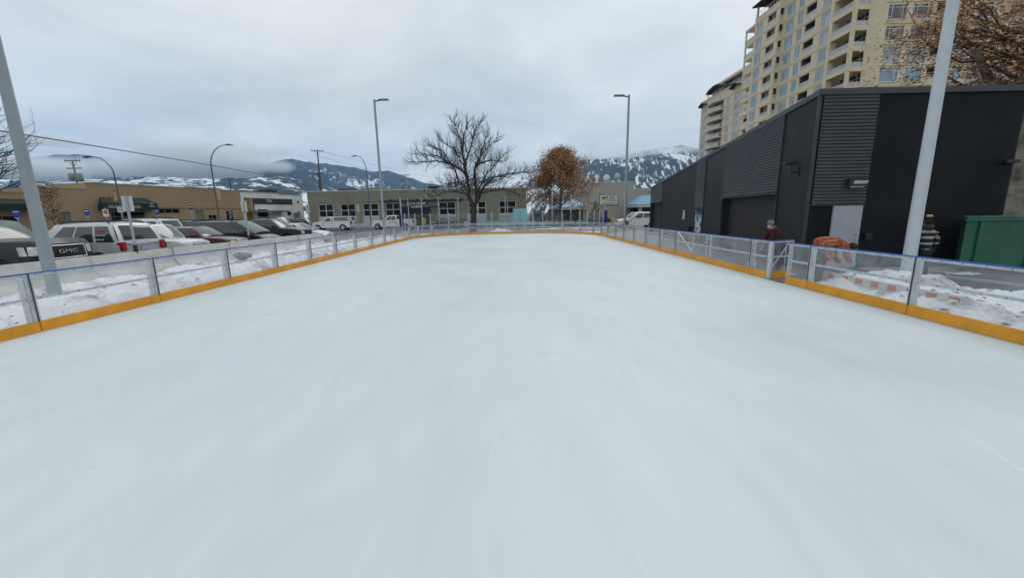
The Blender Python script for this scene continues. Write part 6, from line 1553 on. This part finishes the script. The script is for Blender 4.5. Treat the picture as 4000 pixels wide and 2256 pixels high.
me = bpy.data.meshes.new('cloth'); bm.to_mesh(me); bm.free(); me.materials.append(mat('pale_cloth', (.55, .56, .50), .9, col2=(.40, .60, .52), scale=2.5)); me.polygons.foreach_set('use_smooth', [True]*len(me.polygons)); o = bpy.data.objects.new('cloth', me); COL.objects.link(o); o.location = (12.35, 10.85, G0); o.rotation_euler = (0, 0, R(-6))
sol = o.modifiers.new('thick', 'SOLIDIFY'); sol.thickness = .012
props(o, 'crumpled pale cloth lying on the ground before the green container', 'cloth')
# orange and white barricade lying behind the boards
t = empty('barricade', (7.50, 9.55, 0), math.atan2(-3.15, .0), 'white barricade board with orange blocks lying on the snow behind the right boards', 'barricade')
MB().box(0, 3.15, -.02, .02, .17, .34).build('board', mat('barricade_white', (.62, .63, .62), .5, scale=3), t, bevel=.004)
b = MB()
for k in range(8): b.box(.18+k*.38, .36+k*.38, -.026, .026, .20, .31) if k != 5 else None
b.build('orange_blocks', mat('barricade_orange', (.55, .12, .05), .5), t)
MB().box(-.05, 3.0, .05, .10, .06, .17).build('lower_rail', mat('barricade_white', (0, 0, 0)), t, bevel=.004)
for x in (.1, 3.0): MB().box(x-.03, x+.03, -.09, .14, -.06, .19).build('foot', GALV, t, bevel=.004)
t = empty('bucket', (7.45, 12.4, G0), 0, 'small white bucket on the asphalt seen through the boards left of the gate', 'bucket')
MB().tube([(0, 0, 0), (0, 0, .24)], [.10, .125], 18).build('pail', WHITE, t, smooth=40); MB().tube([(-.12, 0, .23), (-.08, 0, .33), (0, 0, .37), (.08, 0, .33), (.12, 0, .23)], .005, 5).build('handle', GALV, t)

# ================================================================ PEOPLE
def skin(name, V, E, m, par, sub=2, root=0):
    """V: list of (x,y,z,rx[,ry]); grown into one continuous surface"""
    me = bpy.data.meshes.new(name); me.from_pydata([v[:3] for v in V], E, []); me.update()
    o = bpy.data.objects.new(name, me); COL.objects.link(o)
    md = o.modifiers.new('s', 'SKIN'); md.use_smooth_shade = True; md.branch_smoothing = .6
    for i, v in enumerate(V):
        sv = me.skin_vertices[0].data[i]; sv.radius = (v[3], v[4] if len(v) > 4 else v[3]); sv.use_root = (i == root)
    ms = o.modifiers.new('d', 'SUBSURF'); ms.levels = sub; ms.render_levels = sub
    dg = bpy.context.evaluated_depsgraph_get(); m2 = bpy.data.meshes.new_from_object(o.evaluated_get(dg)); bpy.data.objects.remove(o)
    m2.materials.clear(); m2.materials.append(m); m2.polygons.foreach_set('use_smooth', [True]*len(m2.polygons))
    o = bpy.data.objects.new(name, m2); link(o, par); return o
def chain(V, E, pts, start=None):
    """append points, joined in a line; returns indices"""
    idx = []
    for p in pts:
        V.append(p); i = len(V)-1
        if idx: E.append((idx[-1], i))
        elif start is not None: E.append((start, i))
        idx.append(i)
    return idx
SKINM = mat('skin', (.42, .26, .19), .55, var=.06)
def hand(V, E, wrist_i, w, d, side, s=1.0):
    """palm and five fingers from the wrist; d = pointing direction"""
    w = Vector(w); d = Vector(d).normalized(); sd = Vector(side).normalized()
    palm = w + d*.075; V.append((*palm, .036*s, .018*s)); pi_ = len(V)-1; E.append((wrist_i, pi_))
    cu = d.cross(sd)
    for k, L in ((-1.5, .055), (-.5, .075), (.5, .08), (1.5, .07)):
        a = palm + sd*k*.017 + d*.035; bpt = a + d*L*.55 + cu*.012; c = bpt + d*L*.4 + cu*.03
        chain(V, E, [(*a, .0095), (*bpt, .0085), (*c, .007)], pi_)
    a = w + d*.04 - sd*.03; chain(V, E, [(*a, .011), (*(a+d*.035-sd*.02), .0095), (*(a+d*.06-sd*.018+cu*.012), .0075)], pi_)
def person(name, label, loc, rz, J, jacket, trouser, extra):
    """J: dict of joints in local metres (x forward, y left, z up)"""
    t = empty(name, loc, rz, label, 'person'); j = {k: Vector(v) for k, v in J.items()}
    V = []; E = []
    up = chain(V, E, [(*j['pelvis'], .125, .10), (*j['pelvis'].lerp(j['chest'], .45), .115, .095), (*j['chest'], .135, .10), (*j['neck0'], .085, .075), (*j['neck1'], .052), (*j['chin'], .058, .062), (*j['head'], .076, .085), (*j['crown'], .058, .065)])
    nb = j['face']; V.append((*(j['head'].lerp(j['chin'], .45)+nb*.095), .014)); E.append((up[6], len(V)-1))
    for s_ in ('L', 'R'):
        a = chain(V, E, [(*j['sh'+s_], .055), (*j['el'+s_], .040), (*j['wr'+s_], .027)], up[3])
        dd_ = (j['wr'+s_]-j['el'+s_]); hand(V, E, a[-1], j['wr'+s_], dd_, Vector((1, 0, 0)) if abs(dd_.normalized().x) < .7 else Vector((0, 1, 0)))
        chain(V, E, [(*j['hip'+s_], .088), (*j['kn'+s_], .056), (*j['an'+s_], .040), (*(j['an'+s_]+Vector((.03, 0, -.05))), .042), (*(j['an'+s_]+Vector((.13, 0, -.065))), .036)], up[0])
    skin('body', V, E, SKINM, t)
    for s_, sy in (('L', 1), ('R', -1)): pass
    # jacket
    V = []; E = []
    hem = j['pelvis'] + (j['pelvis']-j['chest']).normalized()*.06
    up = chain(V, E, [(*hem, .185, .15), (*j['pelvis'].lerp(j['chest'], .4), .17, .145), (*j['chest'], .185, .15), (*j['neck0'], .125, .11), (*j['neck1'], .078)])
    for s_ in ('L', 'R'):
        chain(V, E, [(*j['sh'+s_], .082), (*j['el'+s_], .064), (*j['wr'+s_], .048)], up[3])
    jk = skin('jacket', V, E, jacket, t)
    V = []; E = []
    c0 = chain(V, E, [(*j['pelvis'], .15, .13)])
    for s_ in ('L', 'R'): chain(V, E, [(*j['hip'+s_], .105), (*j['kn'+s_], .078), (*(j['an'+s_]+Vector((0, 0, .02))), .066)], c0[0])
    skin('trousers', V, E, trouser, t)
    for s_ in ('L', 'R'):
        a = j['an'+s_]; skin('boot', [(*(a+Vector((-.02, 0, .03))), .058), (*(a+Vector((-.01, 0, -.045))), .052), (*(a+Vector((.09, 0, -.058))), .045), (*(a+Vector((.16, 0, -.062))), .036)], [(0, 1), (1, 2), (2, 3)], BLACK, t)
    extra(t, j)
    return t
def plaid(name, base, lines, scale, w1=.5):
    m = bpy.data.materials.new(name); m.use_nodes = True; t = m.node_tree; b = t.nodes['Principled BSDF']; b.inputs['Roughness'].default_value = .9
    c = N(t, 'ShaderNodeTexCoord'); sp = N(t, 'ShaderNodeSeparateXYZ'); t.links.new(c.outputs['Object'], sp.inputs[0]); last = None
    for ax in scale:
        mu_ = N(t, 'ShaderNodeMath', operation='MULTIPLY', inp={1: ax[1]}); t.links.new(sp.outputs[ax[0]], mu_.inputs[0])
        fr = N(t, 'ShaderNodeMath', operation='FRACT'); t.links.new(mu_.outputs[0], fr.inputs[0])
        gt = N(t, 'ShaderNodeMath', operation='GREATER_THAN', inp={1: 1-ax[2]}); t.links.new(fr.outputs[0], gt.inputs[0])
        if last is None: last = gt
        else:
            ad = N(t, 'ShaderNodeMath', operation='MAXIMUM' if len(ax) < 4 else 'MULTIPLY'); t.links.new(last.outputs[0], ad.inputs[0]); t.links.new(gt.outputs[0], ad.inputs[1]); last = ad
    mx = N(t, 'ShaderNodeMix', data_type='RGBA'); t.links.new(last.outputs[0], mx.inputs[0]); mx.inputs[6].default_value = (*base, 1); mx.inputs[7].default_value = (*lines, 1)
    t.links.new(mx.outputs[2], b.inputs['Base Color']); return m
STAND = dict(pelvis=(0, 0, .88), chest=(0, 0, 1.17), neck0=(0, 0, 1.33), neck1=(.0, 0, 1.40), chin=(.02, 0, 1.47), head=(.01, 0, 1.55), crown=(0, 0, 1.63), face=(1, 0, 0),
    shL=(0, .18, 1.32), shR=(0, -.18, 1.32), elL=(.0, .25, 1.06), elR=(0, -.25, 1.06), wrL=(.08, .24, .84), wrR=(.08, -.24, .84),
    hipL=(0, .10, .82), hipR=(0, -.10, .82), knL=(.02, .11, .46), knR=(.02, -.11, .46), anL=(0, .12, .10), anR=(0, -.12, .10))
def capsule(name, pts, m, t): return skin(name, pts, [(i, i+1) for i in range(len(pts)-1)], m, t)
# person in maroon, looking down
J = dict(STAND); J.update(chest=(.06, 0, 1.15), neck0=(.12, 0, 1.30), neck1=(.18, 0, 1.36), chin=(.28, 0, 1.36), head=(.27, 0, 1.45), crown=(.24, 0, 1.53), face=(.8, 0, -.6), shL=(.12, .18, 1.28), shR=(.12, -.18, 1.28), elL=(.16, .24, 1.03), elR=(.16, -.24, 1.03), wrL=(.30, .16, .86), wrR=(.30, -.16, .86))
def ex1(t, j):
    capsule('cap', [(.33, 0, 1.44, .085, .09), (.27, 0, 1.505, .10, .105), (.19, 0, 1.50, .09, .095)], mat('grey_wool_cap', (.13, .15, .19), .95, var=.35, scale=60), t)
    capsule('collar', [(.10, 0, 1.33, .10), (.17, 0, 1.37, .085)], BLACK, t)
person('person', 'person in maroon jacket and grey knit cap, head bowed, beside the open gate', (7.47, 11.35, G0), math.pi+R(12), J, mat('maroon_wool', (.065, .010, .020), .95, col2=(.015, .006, .010), scale=7), mat('dark_trousers', (.015, .016, .02), .9), ex1)
# person in black and white plaid, from behind
def ex2(t, j):
    capsule('beanie', [(.0, 0, 1.50, .085, .09), (-.01, 0, 1.58, .098, .10), (-.01, 0, 1.64, .07)], mat('black_wool', (.008, .008, .009), .95), t)
    capsule('hair', [(-.03, 0, 1.52, .105), (-.045, 0, 1.43, .105), (-.05, 0, 1.35, .09)], BLACK, t)
    capsule('pompom', [(-.01, 0, 1.685, .055), (-.01, 0, 1.725, .07), (-.01, 0, 1.755, .05)], mat('cream_pompom', (.55, .42, .22), .95, var=.3, scale=30), t)
J = dict(STAND); J.update(elL=(-.02, .27, 1.05), elR=(-.02, -.27, 1.06), wrR=(.12, -.24, .90))
pl_ = person('person', 'person seen from behind in black and white plaid jacket and beanie with cream pompom', (10.12, 9.85, G0), R(90)+R(-8), J, plaid('black_white_plaid', (.012, .012, .013), (.46, .44, .42), [(2, 6.6, .40), (2, 38, .66, 1), ]), mat('black_trousers', (.010, .010, .012), .9), ex2)
pl_.scale = (.96, .96, .96)
# person in orange plaid bent over
J = dict(pelvis=(0, 0, .98), chest=(.36, 0, 1.06), neck0=(.52, 0, .99), neck1=(.60, 0, .90), chin=(.70, 0, .80), head=(.73, 0, .88), crown=(.78, 0, .93), face=(.1, 0, -1),
    shL=(.48, .17, .95), shR=(.48, -.17, .95), elL=(.52, .20, .68), elR=(.52, -.20, .68), wrL=(.62, .12, .52), wrR=(.66, -.10, .58),
    hipL=(-.03, .10, .86), hipR=(-.03, -.10, .86), knL=(.06, .12, .48), knR=(.06, -.12, .48), anL=(0, .13, .10), anR=(0, -.13, .10))
OP = plaid('rust_plaid', (.24, .055, .014), (.50, .26, .10), [(0, 7.0, .055), (2, 8.0, .05), (1, 7.0, .05)])
def ex3(t, j):
    capsule('hair', [(.66, 0, .93, .09), (.76, 0, .93, .095), (.80, 0, .84, .07)], mat('dark_hair', (.018, .01, .007), .8), t)
    capsule('coat_skirt', [(.02, 0, 1.03, .20, .18), (.15, 0, .94, .19, .18), (.22, 0, .72, .17, .14), (.24, 0, .58, .16, .10)], OP, t)
p3 = person('person', 'person bending far forward in rust orange plaid jacket in front of the pale door', (7.25, 9.55, G0), R(-4), J, OP, mat('dark_trousers', (0, 0, 0)), ex3); p3.scale = (1.1, 1.1, 1.07)
o = capsule('cloth', [(7.93, 9.35, .56, .05), (8.0, 9.33, .52, .06, .02), (8.06, 9.33, .55, .03)], mat('teal_glove', (.02, .45, .32), .7), None)
props(o, 'bright teal cloth in the hand of the bending person in orange', 'cloth')
print('TOP', len([x for x in bpy.data.objects if x.parent is None]), 'ALL', len(bpy.data.objects), 'POLY', sum(len(x.data.polygons) for x in bpy.data.objects if x.type == 'MESH'))
